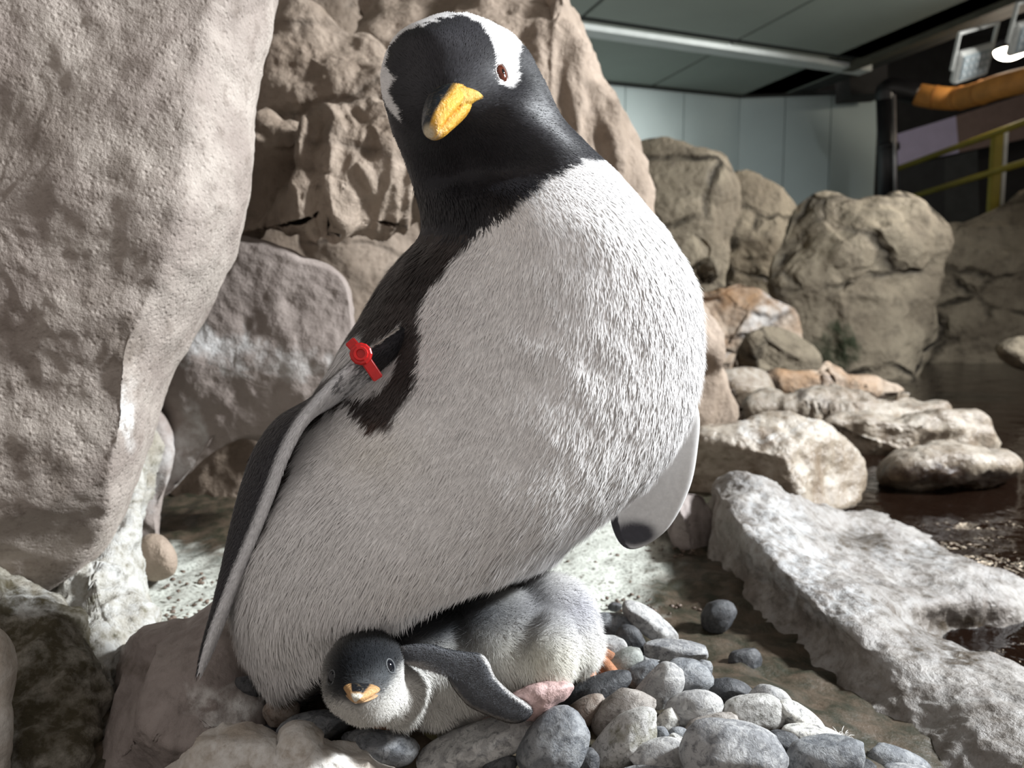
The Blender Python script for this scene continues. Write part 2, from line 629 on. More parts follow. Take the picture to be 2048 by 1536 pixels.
# panel grid follows the beam direction
bA, bB = onz(1095, 20, ZC), onz(1700, 112, ZC)
bu = (bB - bA); bu /= np.linalg.norm(bu)
sA, sB = onz(1620, 0, ZC), onz(1490, 70, ZC)
bv = sB - sA; bv /= np.linalg.norm(bv)
slab('ceiling_backing', [bA + bu * a + bv * c for a, c in ((-4, -5), (3.1, -5), (3.1, 2.6), (-4, 2.6))], 0.05, m_seam, ceil, (0, 0, 1))
P0 = bA + ((sB - bA) @ bu) * bu              # a seam crosses the beam line here
wid = np.linalg.norm(onz(1175, 22, ZC) - onz(1490, 70, ZC))
for r in range(-3, 2):
    for c in range(-4, 2):
        x0, x1 = c * wid + 0.015, (c + 1) * wid - 0.015
        if c == 1: x1 = min(x1, 0.95)
        y0, y1 = (r * 1.35 + 0.02, (r + 1) * 1.35 - 0.02)
        if r >= 0: y0 += 0.05; y1 += 0.05
        slab('ceiling_panel', [P0 + bu * a + bv * b_ - np.array([0, 0, 0.012]) for a, b_ in ((x0, y0), (x1, y0), (x1, y1), (x0, y1))], 0.012, m_ceil, ceil)
slab('ceiling_beam', [bA + bu * a + bv * c - np.array([0, 0, 0.05]) for a, c in ((-4, 0.10), (3.0, 0.10), (3.0, 0.24), (-4, 0.24))], 0.05, m_beam, ceil)
e0, e1 = onz(1985, 5, ZC), onz(1735, 108, ZC)
eu = e1 - e0
slab('ceiling_edge_trim', [e0 - eu * 0.6 - [0, 0, 0.06], e1 + eu * 0.25 - [0, 0, 0.06], e1 + eu * 0.25 + [0.09, 0, -0.06], e0 - eu * 0.6 + [0.09, 0, -0.06]], 0.1, plain('olive_trim', (0.07, 0.07, 0.05), 0.7), ceil)

wall = empty('wall_back', (2.2, 7.1, -0.3), kind='structure', label='pale teal panelled back wall behind the rocks')
wa, wb, wc = onz(1190, 160, ZC), onz(1480, 190, ZC), onz(1758, 181, ZC)
w0 = wa - (wb - wa) * 2.2


def wall_panel(a, b, n, gap=0.012):
    for i in range(n):
        q0 = a + (b - a) * (i / n)
        q1 = a + (b - a) * ((i + 1) / n)
        u = (q1 - q0) / np.linalg.norm(q1 - q0)
        q0, q1 = q0 + u * gap / 2, q1 - u * gap / 2
        nrm = np.array([u[1], -u[0], 0])
        lo, hi = np.array([0, 0, -2.8]), np.array([0, 0, 0.0])
        slab('wall_panel', [q0 + lo, q1 + lo, q1 + hi, q0 + hi], 0.06, m_wall, wall, -nrm)


wall_panel(w0, wb, 8, 0.008)
wall_panel(wb, wc, 3, 0.008)
slab('wall_coving', [w0 + [0, -0.05, -0.03], wb + [0, -0.05, -0.03], wb + [0, 0.02, -0.03], w0 + [0, 0.02, -0.03]], 0.03, m_seam, wall)
slab('wall_coving', [wb + [0, -0.05, -0.03], wc + [0, -0.05, -0.03], wc + [0, 0.02, -0.03], wb + [0, 0.02, -0.03]], 0.03, m_seam, wall)

# dark service passage on the right
pr = empty('wall_right', (4.5, 8.0, -0.3), kind='structure', label='dark service passage behind the yellow railing')
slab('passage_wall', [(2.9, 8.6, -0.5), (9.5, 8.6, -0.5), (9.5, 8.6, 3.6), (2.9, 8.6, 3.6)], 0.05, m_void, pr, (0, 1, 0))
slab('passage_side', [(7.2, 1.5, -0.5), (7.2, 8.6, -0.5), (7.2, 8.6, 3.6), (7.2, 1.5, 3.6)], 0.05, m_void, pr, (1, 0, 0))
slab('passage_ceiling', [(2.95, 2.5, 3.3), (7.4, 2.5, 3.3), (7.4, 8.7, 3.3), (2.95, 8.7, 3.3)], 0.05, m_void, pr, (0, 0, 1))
slab('bulkhead', [P(1700, 118, 6.6), P(1775, 112, 6.6), P(1775, 185, 6.6), P(1700, 190, 6.6)], 0.3, m_void, pr, (0, 1, 0))
pp = lambda x, y: P(x, y, 7.9)
slab('lilac_board', [pp(1798, 330), pp(1918, 305), pp(1912, 232), pp(1794, 268)], 0.05, m_lilac, pr, (0, 1, 0))
slab('dim_panel', [pp(1918, 305), pp(2120, 262), pp(2120, 165), pp(1912, 232)], 0.06, m_brownw, pr, (0, 1, 0))
slab('dark_cabinet', [pp(1885, 480), pp(1960, 480), pp(1955, 300), pp(1890, 315)], 0.05, m_door, pr, (0, 1, 0))
slab('dark_panel', [pp(1800, 480), pp(1888, 480), pp(1890, 315), pp(1800, 335)], 0.05, plain('charcoal_wall', (0.03, 0.033, 0.035), 0.7), pr, (0, 1, 0))
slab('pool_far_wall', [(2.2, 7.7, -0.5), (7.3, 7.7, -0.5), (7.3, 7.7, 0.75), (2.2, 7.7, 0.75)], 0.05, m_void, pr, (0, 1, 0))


def bar(name, a, b, r, mat, parent=None, n=14, **tags):
    V, polys = tube_np(np.array([a, b]), r, n)
    return link(name, mesh_np(name, V, polys, True), mat, parent, **tags)


def polytube(name, pts, r, mat, parent=None, n=18, sm=10, **tags):
    path = catmull(pts, len(pts) * sm)
    V, polys = tube_np(path, r, n)
    return link(name, mesh_np(name, V, polys, True), mat, parent, **tags)


pipe = empty('drain_pipe', P(1780, 395, 6.3), label='black vertical drain pipe at the end of the teal wall', cat='pipe')
bar('pipe_shaft', P(1777, 430, 6.3), P(1772, 178, 6.3), 0.078, m_black, pipe, 20)
polytube('pipe_elbow', [P(1772, 200, 6.3), P(1774, 180, 6.28), P(1795, 178, 6.25), P(1834, 188, 6.2)], 0.085, m_black, pipe, 20)
bar('pipe_collar', P(1776, 300, 6.3), P(1776, 290, 6.3), 0.09, m_black, pipe, 20)
bar('conduit', P(1792, 420, 6.15), P(1788, 190, 6.15), 0.014, plain('worn_steel', (0.35, 0.33, 0.33), 0.35, metal=0.6), pipe, 10)

duct = empty('ventilation_duct', P(1830, 190, 6.2), label='orange insulated duct running above the railing', cat='duct')
dp = [P(1838, 190, 6.2), P(1870, 195, 6.1), P(1915, 197, 6.0), P(1960, 186, 5.7), P(2010, 170, 5.4), P(2120, 145, 5.0)]
polytube('duct_sleeve', dp, 0.088, m_orange, duct, 22)
for q in (1, 2.2, 3.1):
    i = int(q); c = catmull(np.array(dp), 61)[int(q * 12)]
    c2 = catmull(np.array(dp), 61)[int(q * 12) + 1]
    bar('duct_strap', c, c + (c2 - c) * 0.25, 0.093, plain('orange_strap', (0.40, 0.16, 0.035), 0.7), duct, 22)

rail = empty('railing', P(1992, 420, 5.8), label='yellow two-rail safety railing above the dark rocks', cat='railing')
r1a, r1b = P(1796, 337, 6.9), P(2130, 215, 5.0)
r2a, r2b = P(1796, 402, 6.9), P(2130, 300, 5.0)
bar('top_rail', r1a, r1b, 0.024, m_yellow, rail)
bar('mid_rail', r2a, r2b, 0.024, m_yellow, rail)
po = link('post', box_mesh('post', (0.075, 0.05, 0.62), 0.006), m_yellow, rail)
po.location = P(1990, 345, 5.72) - np.array(rail.location)
po.matrix_parent_inverse.identity()
po2 = link('post', box_mesh('post_backing', (0.03, 0.06, 0.62), 0.004), m_grey, rail)
po2.location = P(2004, 345, 5.74) - np.array(rail.location)
po2.matrix_parent_inverse.identity()


def floodlight(c, d, tilt, scale, label):
    root = empty('floodlight', P(c[0], c[1], d), label=label, cat='floodlight', group='floodlights above the duct')
    root.rotation_euler = tilt
    s = scale
    def part(name, me, mat, loc, rot=(0, 0, 0), par=None):
        o = link(name, me, mat, par or root)
        o.matrix_parent_inverse.identity()
        o.location = loc
        o.rotation_euler = rot
        return o
    part('housing', box_mesh('housing', (0.34 * s, 0.07 * s, 0.26 * s), 0.012), m_grey, (0, 0.02, 0))
    part('lens', box_mesh('lens', (0.28 * s, 0.01, 0.20 * s), 0.003), m_lens, (0, -0.018 * s, 0))
    for i in range(5):
        for j in range(3):
            part('diode', box_mesh('diode', (0.03 * s, 0.008, 0.03 * s), 0.003), plain('diode_cell', (0.5, 0.55, 0.57), 0.3) if (i, j) == (0, 0) else bpy.data.materials['diode_cell'],
                 ((i - 2) * 0.053 * s, -0.025 * s, (j - 1) * 0.06 * s))
    for sx in (-1, 1):
        part('bracket_arm', box_mesh('bracket_arm', (0.02 * s, 0.035 * s, 0.30 * s), 0.004), m_grey, (sx * 0.185 * s, 0.03, 0.13 * s))
    part('bracket_bar', box_mesh('bracket_bar', (0.39 * s, 0.035 * s, 0.02 * s), 0.004), m_grey, (0, 0.03, 0.28 * s))
    return root


floodlight((1948, 128), 5.2, (math.radians(32), math.radians(-17), math.radians(10)), 0.82, 'grey square floodlight with unlit diode face above the orange duct')
floodlight((2062, 72), 5.0, (math.radians(32), math.radians(-17), math.radians(10)), 0.82, 'grey square floodlight cut off beside the glowing lamp')

gl = empty('ceiling_lamp', P(2022, 100, 5.6), label='round lamp glowing warm white beside the floodlights', cat='lamp')
a = np.linspace(0, math.pi / 2, 9)
prof = [(0.11 * math.cos(t), 0.07 * math.sin(t)) for t in a]
V = []
for r_, z_ in prof:
    for k in range(24):
        th = k / 24 * 2 * math.pi
        V.append((r_ * math.cos(th), r_ * math.sin(th), -z_))
g_ = link('lamp_glass', mesh_np('lamp_glass', np.array(V), [grid_faces(9, 24, True)], True), m_glow, gl)
g_.matrix_parent_inverse.identity()
V, polys = tube_np(np.array([[0, 0, 0.0], [0, 0, 0.05], [0, 0, 0.09]]), np.array([0.125, 0.12, 0.06]), 24)
g_ = link('lamp_housing', mesh_np('lamp_housing', V, polys, True), m_black, gl)
g_.matrix_parent_inverse.identity()
lamp('passage_lamp_light', 'POINT', P(2022, 116, 5.6), (0, 0, 0), 14, (1.0, 0.86, 0.7), shadow_soft_size=0.1)

# ------------------------------------------------------------------ floor, pool
nx, ny = 260, 260
xs = np.linspace(-1.6, 1.1, nx)
ys = np.linspace(0.12, 2.6, ny)
X, Y = np.meshgrid(xs, ys)
q = np.stack([X.ravel(), Y.ravel(), np.zeros(X.size)], 1)
Z = -0.035 + 0.008 * fbm(q * 9, 4, 3) + 0.005 * ridge(q * 30, 3, 6) + 0.003 * fbm(q * 80, 3, 4)
sst = lambda x, a, b: np.clip((x - a) / (b - a), 0, 1) ** 2 * (3 - 2 * np.clip((x - a) / (b - a), 0, 1))
xr, yr = X.ravel(), Y.ravel()
Z += 0.048 * np.exp(-(((xr - 0.02) / 0.24) ** 2 + ((yr - 0.50) / 0.15) ** 2) ** 2)       # nest mound
Z -= 0.30 * sst(xr - 0.08 * np.sin(yr * 5), 0.36, 0.5)
px, py, _ = pix(np.stack([xr, yr, Z], 1))
m_floor, nt, b = new_mat('wet_sand_floor')
co = nt.nodes.new('ShaderNodeTexCoord').outputs['Object']
at = nt.nodes.new('ShaderNodeAttribute'); at.attribute_name = 'guano'
n1, n2, n3 = noise(nt, co, 38, 7), noise(nt, co, 80, 5), noise(nt, co, 260, 4)
wetc = mixc(nt, ramp(nt, n1, 0.4, 0.62), (0.026, 0.025, 0.014), (0.085, 0.062, 0.042))
sand = mixc(nt, ramp(nt, n2, 0.60, 0.70), (0.62, 0.64, 0.58), (0.16, 0.15, 0.12))
c = mixc(nt, mathn(nt, 'MULTIPLY', at.outputs['Fac'], ramp(nt, n3, 0.75, 0.5)), wetc, sand)
nt.links.new(c, b.inputs['Base Color'])
b.inputs['Roughness'].default_value = 0.5
bp = nt.nodes.new('ShaderNodeBump'); bp.inputs['Strength'].default_value = 0.6; bp.inputs['Distance'].default_value = 0.004
nt.links.new(n2, bp.inputs['Height']); nt.links.new(bp.outputs[0], b.inputs['Normal'])
fl = mesh_np('floor', np.stack([xr, yr, Z], 1), [grid_faces(ny, nx)], True,
             {'guano': stains_at(px, py, [(1190, 1120, 130, 130, 1.0), (1150, 1210, 90, 60, 1), (350, 1200, 160, 90, 0.9), (230, 1290, 60, 90, 0.8)], 5)})
link('floor', fl, m_floor, None, kind='structure', label='wet sandy floor around the nest, white with droppings')

m_water, nt, b = new_mat('dark_pool_water')
b.inputs['Base Color'].default_value = (0.008, 0.004, 0.0025, 1)
b.inputs['Specular IOR Level'].default_value = 0.3
b.inputs['Roughness'].default_value = 0.04
b.inputs['IOR'].default_value = 1.33
co = nt.nodes.new('ShaderNodeTexCoord').outputs['Object']
n1 = noise(nt, co, 16, 3, 0.5, 0.6)
n2 = noise(nt, co, 55, 3, 0.5, 0.3)
bp = nt.nodes.new('ShaderNodeBump'); bp.inputs['Strength'].default_value = 0.35; bp.inputs['Distance'].default_value = 0.01
nt.links.new(mathn(nt, 'ADD', n1, mathn(nt, 'MULTIPLY', n2, 0.35)), bp.inputs['Height'])
nt.links.new(bp.outputs[0], b.inputs['Normal'])
nx, ny = 300, 300
xs = 0.30 + 7.2 * np.linspace(0, 1, nx) ** 2.2
ys = 0.45 + 7.3 * np.linspace(0, 1, ny) ** 2.2
X, Y = np.meshgrid(xs, ys)
q = np.stack([X.ravel(), Y.ravel(), np.zeros(X.size)], 1)
Z = -0.082 + 0.0022 * fbm(q * np.array([9, 16, 1]), 3, 21)
link('pool_water', mesh_np('pool_water', np.stack([q[:, 0], q[:, 1], Z], 1), [grid_faces(ny, nx)], True), m_water, None, kind='structure',
     label='dark brown rippled pool water beside the ledge')

# ------------------------------------------------------------------ rocks far behind the pool
FAR = [('facet', 1.3, 0.14), ('strata', 2.2, 0.05), ('fbm', 5, 0.035)]
blob('boulder', [(1245, 330), (1318, 298), (1378, 310), (1437, 322), (1492, 351), (1478, 410), (1450, 462), (1446, 600), (1430, 780), (1250, 790), (1230, 500)], 4.25, 0.28, 0.35, M['far'],
     cuts=(16, .6, .9), seed=3, layers=FAR, label='rounded tan boulder against the teal wall, next to the penguin', cat='rock')
blob('boulder', [(1470, 348), (1540, 370), (1590, 406), (1620, 470), (1620, 560), (1600, 740), (1400, 760), (1410, 470)], 5.0, 0.15, 0.4, M['far'],
     cuts=(18, .5, .85), seed=5, layers=FAR, label='tall brown rock set back between two tan boulders', cat='rock')
blob('boulder', [(1574, 402), (1650, 386), (1700, 394), (1770, 398), (1800, 390), (1850, 404), (1890, 435), (1898, 490), (1870, 560), (1850, 640), (1840, 780), (1640, 790), (1580, 650),
                 (1552, 560), (1558, 450)], 4.3, 0.4, 0.35, M['far'], cuts=(22, .6, .9), seed=8, layers=FAR, dark=[(1690, 700, 60, 45, 1.0), (1640, 735, 50, 30, 0.9)], na=200, ns=120,
     bumps=[(1720, 520, 60, 0.1), (1650, 620, 50, 0.12), (1780, 600, 40, -0.1), (1700, 560, 30, -0.1)],
     label='broad cracked olive brown boulder under the black pipe', cat='rock')
blob('boulder', [(1880, 450), (1945, 428), (2000, 405), (2060, 388), (2200, 370), (2260, 600), (2200, 820), (1900, 800), (1740, 790), (1800, 660), (1860, 540)], 5.3, 0.25, 0.5, M['far'],
     cuts=(18, .5, .85), seed=11, layers=FAR, label='wide brown rock mass in the shade below the yellow railing', cat='rock')
blob('boulder', [(1335, 478), (1425, 474), (1446, 560), (1450, 640), (1440, 790), (1330, 790), (1310, 540)], 3.82, 0.10, 0.12, M['far'], cuts=(18, .5, .85), seed=13, layers=FAR, bumps=[(1416, 545, 16, -0.12)], na=200, ns=120,
     label='narrow tan rock with a dark hole under the rounded boulder', cat='rock')
blob('boulder', [(1370, 590), (1430, 563), (1490, 560), (1545, 588), (1590, 645), (1600, 700), (1590, 800), (1380, 800)], 3.5, 0.15, 0.18, M['far_orange'], cuts=(18, .5, .85), seed=15, layers=FAR,
     white=[(1540, 610, 50, 40, 0.7)], label='orange and white streaked rock behind the penguin flank', cat='rock')
blob('boulder', [(1480, 700), (1530, 655), (1580, 652), (1615, 690), (1628, 742), (1560, 765), (1490, 765)], 3.1, 0.15, 0.2, M['far'], cuts=(18, .5, .85), seed=17, layers=[('facet', 2, 0.08), ('fbm', 6, 0.03)],
     label='low brown boulder at the far pool edge', cat='rock')
blob('boulder', [(1380, 700), (1430, 680), (1474, 700), (1484, 745), (1440, 765), (1370, 760)], 3.1, 0.12, 0.2, M['far_orange'], cuts=(18, .5, .85), seed=18, layers=FAR[:1],
     white=[(1430, 700, 40, 20, 1)], label='pale orange stained rock touching the white belly outline', cat='rock')
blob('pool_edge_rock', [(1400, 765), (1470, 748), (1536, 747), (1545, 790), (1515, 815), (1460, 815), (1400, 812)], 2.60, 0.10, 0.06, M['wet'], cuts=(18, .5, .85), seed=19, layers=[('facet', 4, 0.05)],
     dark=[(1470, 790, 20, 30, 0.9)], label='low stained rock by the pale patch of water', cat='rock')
blob('pool_edge_rock', [(1540, 758), (1610, 746), (1652, 720), (1678, 734), (1700, 760), (1790, 770), (1810, 790), (1650, 800), (1550, 810)], 2.75, 0.12, 0.15, M['far_orange'], cuts=(18, .5, .85), seed=20,
     layers=[('facet', 4, 0.05), ('fbm', 9, 0.02)], white=[(1620, 765, 60, 20, 0.7)], label='low peaked rock at the far water line', cat='rock')
blob('pool_edge_rock', [(1992, 700), (2012, 684), (2050, 676), (2110, 690), (2110, 745), (2050, 748), (2010, 728)], 3.0, 0.12, 0.2, M['far'], seed=22, layers=[('fbm', 5, 0.03)],
     label='olive rock jutting over dark water below the railing', cat='rock')

# ------------------------------------------------------------------ rocks by the pool, middle distance
WET = [('facet', 3.2, 0.06), ('fbm', 8, 0.025), ('fbm', 30, 0.008)]
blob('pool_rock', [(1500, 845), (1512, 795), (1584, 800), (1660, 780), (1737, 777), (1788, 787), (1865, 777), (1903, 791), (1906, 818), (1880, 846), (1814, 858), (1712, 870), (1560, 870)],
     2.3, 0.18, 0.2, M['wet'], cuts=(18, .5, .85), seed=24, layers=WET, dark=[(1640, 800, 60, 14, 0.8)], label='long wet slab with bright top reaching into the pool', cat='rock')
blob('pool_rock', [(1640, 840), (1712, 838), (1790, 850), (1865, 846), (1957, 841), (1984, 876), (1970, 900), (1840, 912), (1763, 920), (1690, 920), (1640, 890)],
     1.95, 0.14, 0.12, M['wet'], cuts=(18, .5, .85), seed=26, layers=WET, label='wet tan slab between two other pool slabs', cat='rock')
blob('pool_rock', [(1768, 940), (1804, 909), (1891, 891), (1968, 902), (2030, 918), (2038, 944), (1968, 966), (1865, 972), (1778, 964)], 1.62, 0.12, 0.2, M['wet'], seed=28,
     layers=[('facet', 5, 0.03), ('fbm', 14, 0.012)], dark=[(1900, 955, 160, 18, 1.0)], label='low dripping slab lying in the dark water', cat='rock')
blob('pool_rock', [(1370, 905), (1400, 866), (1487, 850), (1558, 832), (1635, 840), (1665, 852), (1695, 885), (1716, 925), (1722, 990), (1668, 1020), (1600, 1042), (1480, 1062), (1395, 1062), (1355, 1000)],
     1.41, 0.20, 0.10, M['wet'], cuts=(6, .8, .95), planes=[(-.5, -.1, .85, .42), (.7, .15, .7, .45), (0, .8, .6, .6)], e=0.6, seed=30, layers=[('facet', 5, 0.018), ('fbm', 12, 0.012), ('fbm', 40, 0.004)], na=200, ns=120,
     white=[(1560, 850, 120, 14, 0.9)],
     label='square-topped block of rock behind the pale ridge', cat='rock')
blob('pool_rock', [(1330, 1060), (1360, 1010), (1412, 990), (1424, 1040), (1428, 1120), (1424, 1172), (1390, 1150), (1350, 1110)], 1.05, 0.05, 0.04, M['mauve'], cuts=(18, .5, .85), seed=31,
     layers=[('facet', 9, 0.02), ('fbm', 25, 0.006)], label='mauve brown rock at the foot of the pale ridge', cat='rock')


def cz(px, py, z):
    return onz(px, py, z)


ctrl = []
rows = [  # foot, face, crest, top, top, edge, under water: (px, py, z)
    [(1370, 1040, -.05), (1400, 1000, 0.0), (1432, 955, .05), (1530, 950, .06), (1600, 1000, 0.0), (1700, 1030, -.085), (1760, 1060, -.2)],
    [(1400, 1110, -.05), (1425, 1050, .0), (1440, 985, .045), (1540, 985, .045), (1620, 1020, .0), (1750, 1030, -.075), (1860, 1035, -.2)],
    [(1440, 1180, -.05), (1485, 1130, -.01), (1520, 1085, .03), (1590, 1060, .02), (1680, 1070, -.03), (1830, 1065, -.07), (1960, 1080, -.2)],
    [(1490, 1280, -.05), (1560, 1215, -.02), (1600, 1165, .015), (1680, 1130, .0), (1790, 1130, -.035), (1950, 1125, -.07), (2090, 1150, -.2)],
    [(1560, 1360, -.05), (1640, 1290, -.02), (1680, 1235, .01), (1760, 1200, -.005), (1880, 1195, -.04), (2048, 1190, -.07), (2200, 1240, -.2)],
    [(1620, 1420, -.05), (1720, 1350, -.02), (1760, 1290, .0), (1820, 1270, -.04), (1900, 1265, -.085), (2060, 1270, -.10), (2200, 1300, -.2)],
    [(1690, 1480, -.05), (1800, 1405, -.02), (1850, 1335, -.01), (1900, 1320, -.05), (1980, 1320, -.09), (2100, 1320, -.12), (2220, 1340, -.2)],
    [(1780, 1580, -.05), (1900, 1490, -.02), (1950, 1390, -.01), (2020, 1370, -.03), (2080, 1375, -.07), (2160, 1380, -.12), (2260, 1400, -.2)],
    [(1900, 1720, -.05), (2020, 1600, -.02), (2070, 1460, -.01), (2150, 1430, -.03), (2220, 1430, -.07), (2280, 1430, -.12), (2360, 1440, -.2)],
]
ctrl = [[onz(*c) for c in r] for r in rows]
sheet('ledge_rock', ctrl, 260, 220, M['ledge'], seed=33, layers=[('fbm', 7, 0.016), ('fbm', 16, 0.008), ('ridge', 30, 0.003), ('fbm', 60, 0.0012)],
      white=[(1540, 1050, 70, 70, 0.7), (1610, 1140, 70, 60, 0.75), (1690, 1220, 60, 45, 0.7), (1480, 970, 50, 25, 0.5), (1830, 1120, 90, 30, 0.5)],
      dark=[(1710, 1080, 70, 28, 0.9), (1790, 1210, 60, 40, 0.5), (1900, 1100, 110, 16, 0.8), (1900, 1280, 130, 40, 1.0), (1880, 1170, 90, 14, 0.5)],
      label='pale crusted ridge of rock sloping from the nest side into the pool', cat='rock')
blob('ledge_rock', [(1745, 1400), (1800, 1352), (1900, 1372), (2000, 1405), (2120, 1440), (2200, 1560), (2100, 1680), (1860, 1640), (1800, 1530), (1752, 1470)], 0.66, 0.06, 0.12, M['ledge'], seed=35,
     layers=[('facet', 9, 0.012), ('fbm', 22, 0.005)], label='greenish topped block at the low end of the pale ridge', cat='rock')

# ------------------------------------------------------------------ cave wall and boulders behind the penguin
blob('wall_left', [(150, -300), (500, -320), (900, -320), (1000, 0), (1000, 600), (900, 1160), (560, 1180), (250, 1180), (100, 900), (80, 300)], 1.98, 0.10, 0.3, M['cave'], cuts=(18, .5, .85), seed=41, na=220, ns=130, e=0.6,
     layers=[('facet', 3.5, 0.06), ('fbm', 9, 0.02)], kind='structure', label='brown rock wall of the hollow behind the penguin')
blob('boulder', [(690, -150), (850, -200), (1085, -180), (1100, 0), (1135, 65), (1172, 150), (1216, 200), (1256, 285), (1280, 370), (1300, 440), (1345, 530), (1402, 650), (1440, 770), (1458, 870), (1440, 960),
                 (1250, 980), (1000, 850), (860, 560), (790, 250)], 1.45, 0.22, 0.3, M['tan'], cuts=(16, .65, .92), seed=43, na=220, ns=130, layers=[('facet', 4, 0.05), ('flute', 9, 0.03), ('fbm', 14, 0.012)], e=0.7,
     label='tall leaning tan boulder rising behind the penguin head', cat='rock')
blob('boulder', [(470, 60), (520, 5), (590, 25), (680, 60), (760, 80), (800, 130), (800, 210), (740, 262), (640, 250), (560, 230), (500, 250), (440, 220)], 1.27, 0.09, 0.08, M['cave'], cuts=(20, .45, .85), seed=45,
     layers=[('facet', 6, 0.05), ('fbm', 16, 0.012)], na=180, ns=110, label='jagged pale rock shelf highest in the hollow', cat='rock')
blob('boulder', [(430, 290), (520, 260), (620, 262), (740, 225), (830, 220), (900, 300), (900, 430), (800, 445), (720, 440), (640, 425), (560, 450), (470, 460), (420, 400)], 1.12, 0.11, 0.05, M['cave'], cuts=(16, .5, .85), seed=47,
     layers=[('facet', 7, 0.06), ('flute', 16, 0.025), ('fbm', 20, 0.008)], na=200, ns=120, e=0.7,
     label='fluted overhanging rock beside the penguin neck', cat='rock')
blob('boulder', [(380, 560), (440, 478), (520, 486), (600, 515), (690, 555), (715, 700), (722, 860), (640, 885), (510, 872), (430, 905), (365, 965), (340, 985), (300, 1000), (230, 900), (270, 800), (340, 650)],
     1.10, 0.09, 0.08, M['cave2'], cuts=(8, .7, .92), seed=49, center=(470, 740),
     layers=[('facet', 3.5, 0.02), ('fbm', 9, 0.012), ('fbm', 40, 0.002)], na=220, ns=120, e=0.6, white=[(440, 690, 110, 40, 0.95), (600, 720, 90, 30, 0.6), (320, 930, 30, 90, 0.5)],
     label='smooth mauve rock face with a white dropping streak', cat='rock')
blob('boulder', [(180, 760), (280, 760), (330, 860), (340, 960), (322, 1040), (318, 1150), (180, 1160), (150, 950)], 1.04, 0.03, 0.03, M['cave2'], seed=53, cuts=(8, .7, .92), layers=[('fbm', 12, 0.010), ('fbm', 40, 0.002)],
     white=[(300, 930, 40, 80, 0.6)], label='pale upright rock between the guano streaked rock and the low hollow', cat='rock')
blob('boulder', [(300, 960), (380, 900), (520, 840), (700, 840), (760, 1000), (700, 1140), (480, 1120), (330, 1115)], 1.30, 0.05, 0.15, M['cave'], seed=51, cuts=(10, .6, .9), layers=[('fbm', 12, 0.012)],
     label='brown rock deep inside the low hollow', cat='rock')
blob('stone', [(270, 1110), (290, 1075), (325, 1075), (352, 1110), (350, 1150), (310, 1165), (275, 1150)], 0.90, 0.03, 0.03, M['tan'], seed=50, na=60, ns=40,
     layers=[('facet', 16, 0.006)], label='small round brown stone on the floor below the mauve face', cat='stone')
blob('boulder', [(-420, -260), (120, -300), (560, -220), (546, 0), (524, 110), (500, 220), (482, 350), (458, 470), (424, 560), (376, 660), (334, 740), (312, 830), (290, 920), (258, 990), (210, 1080), (115, 1160),
                 (0, 1235), (-150, 1300), (-460, 1240), (-520, 400)], 0.74, 0.17, 0.10, M['boulder'], cuts=(10, .75, .93), seed=52, na=300, ns=200, e=0.62, slope=(0.12, 0.0),
     layers=[('facet', 3.0, 0.016), ('fbm', 7, 0.008), ('fbm', 30, 0.0022), ('fbm', 90, 0.0011)],
     dark=[(285, 25, 38, 7, 0.9), (70, 815, 90, 6, 0.6), (250, 680, 60, 50, 0.6), (210, 560, 50, 60, 0.4), (60, 230, 120, 110, 0.35), (270, 330, 70, 60, 0.3), (90, 1020, 60, 60, 0.5)],
     white=[(262, 830, 22, 60, 0.9)], label='huge pale pitted boulder leaning beside the penguin', cat='rock')
blob('boulder', [(150, 1010), (235, 930), (288, 850), (300, 950), (276, 1040), (266, 1110), (292, 1230), (288, 1290), (225, 1360), (200, 1450), (178, 1500), (140, 1460), (110, 1340), (60, 1240), (50, 1130)], 0.79, 0.07, 0.08, M['slope'],
     slope=(0.0, -0.58), seed=54, na=220, ns=130, layers=[('flute', 16, 0.018), ('fbm', 22, 0.008), ('fbm', 60, 0.003)],
     white=[(220, 1120, 70, 150, 1.0), (260, 960, 40, 90, 0.9), (180, 1300, 60, 120, 0.85), (270, 1200, 25, 90, 1.0)],
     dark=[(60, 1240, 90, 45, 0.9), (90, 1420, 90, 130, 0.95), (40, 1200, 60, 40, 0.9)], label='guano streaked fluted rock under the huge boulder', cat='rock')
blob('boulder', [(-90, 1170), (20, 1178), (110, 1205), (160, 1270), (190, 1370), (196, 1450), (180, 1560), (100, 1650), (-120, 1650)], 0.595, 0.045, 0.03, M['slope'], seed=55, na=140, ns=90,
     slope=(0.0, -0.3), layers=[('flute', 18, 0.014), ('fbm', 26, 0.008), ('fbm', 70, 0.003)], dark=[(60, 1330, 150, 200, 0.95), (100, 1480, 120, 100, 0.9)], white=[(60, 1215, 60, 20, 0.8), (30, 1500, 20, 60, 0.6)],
     label='dark mossy rock in the crevice below the huge boulder', cat='rock')
blob('boulder', [(-80, 1250), (0, 1275), (18, 1340), (22, 1440), (12, 1620), (-90, 1640), (-160, 1450)], 0.50, 0.02, 0.02, M['crust'], seed=56, na=90, ns=60, layers=[('fbm', 25, 0.006)],
     label='pale rock edge standing in front of the dark crevice', cat='rock')
blob('boulder', [(182, 1560), (200, 1440), (218, 1345), (262, 1292), (345, 1252), (400, 1228), (450, 1205), (485, 1230), (495, 1300), (492, 1370), (530, 1420), (530, 1490), (590, 1580), (570, 1850), (170, 1850)],
     0.57, 0.07, 0.09, M['mauve'], slope=(0.0, -0.28), center=(370, 1420), cuts=(16, .55, .9), seed=58, na=220, ns=130, e=0.75, layers=[('facet', 9, 0.018), ('fbm', 20, 0.006), ('fbm', 70, 0.0015)],
     white=[(450, 1430, 60, 36, 1.0), (420, 1400, 40, 20, 0.7)], dark=[(230, 1330, 30, 20, 0.6)], label='mauve grey rock below the near flipper tip', cat='rock')
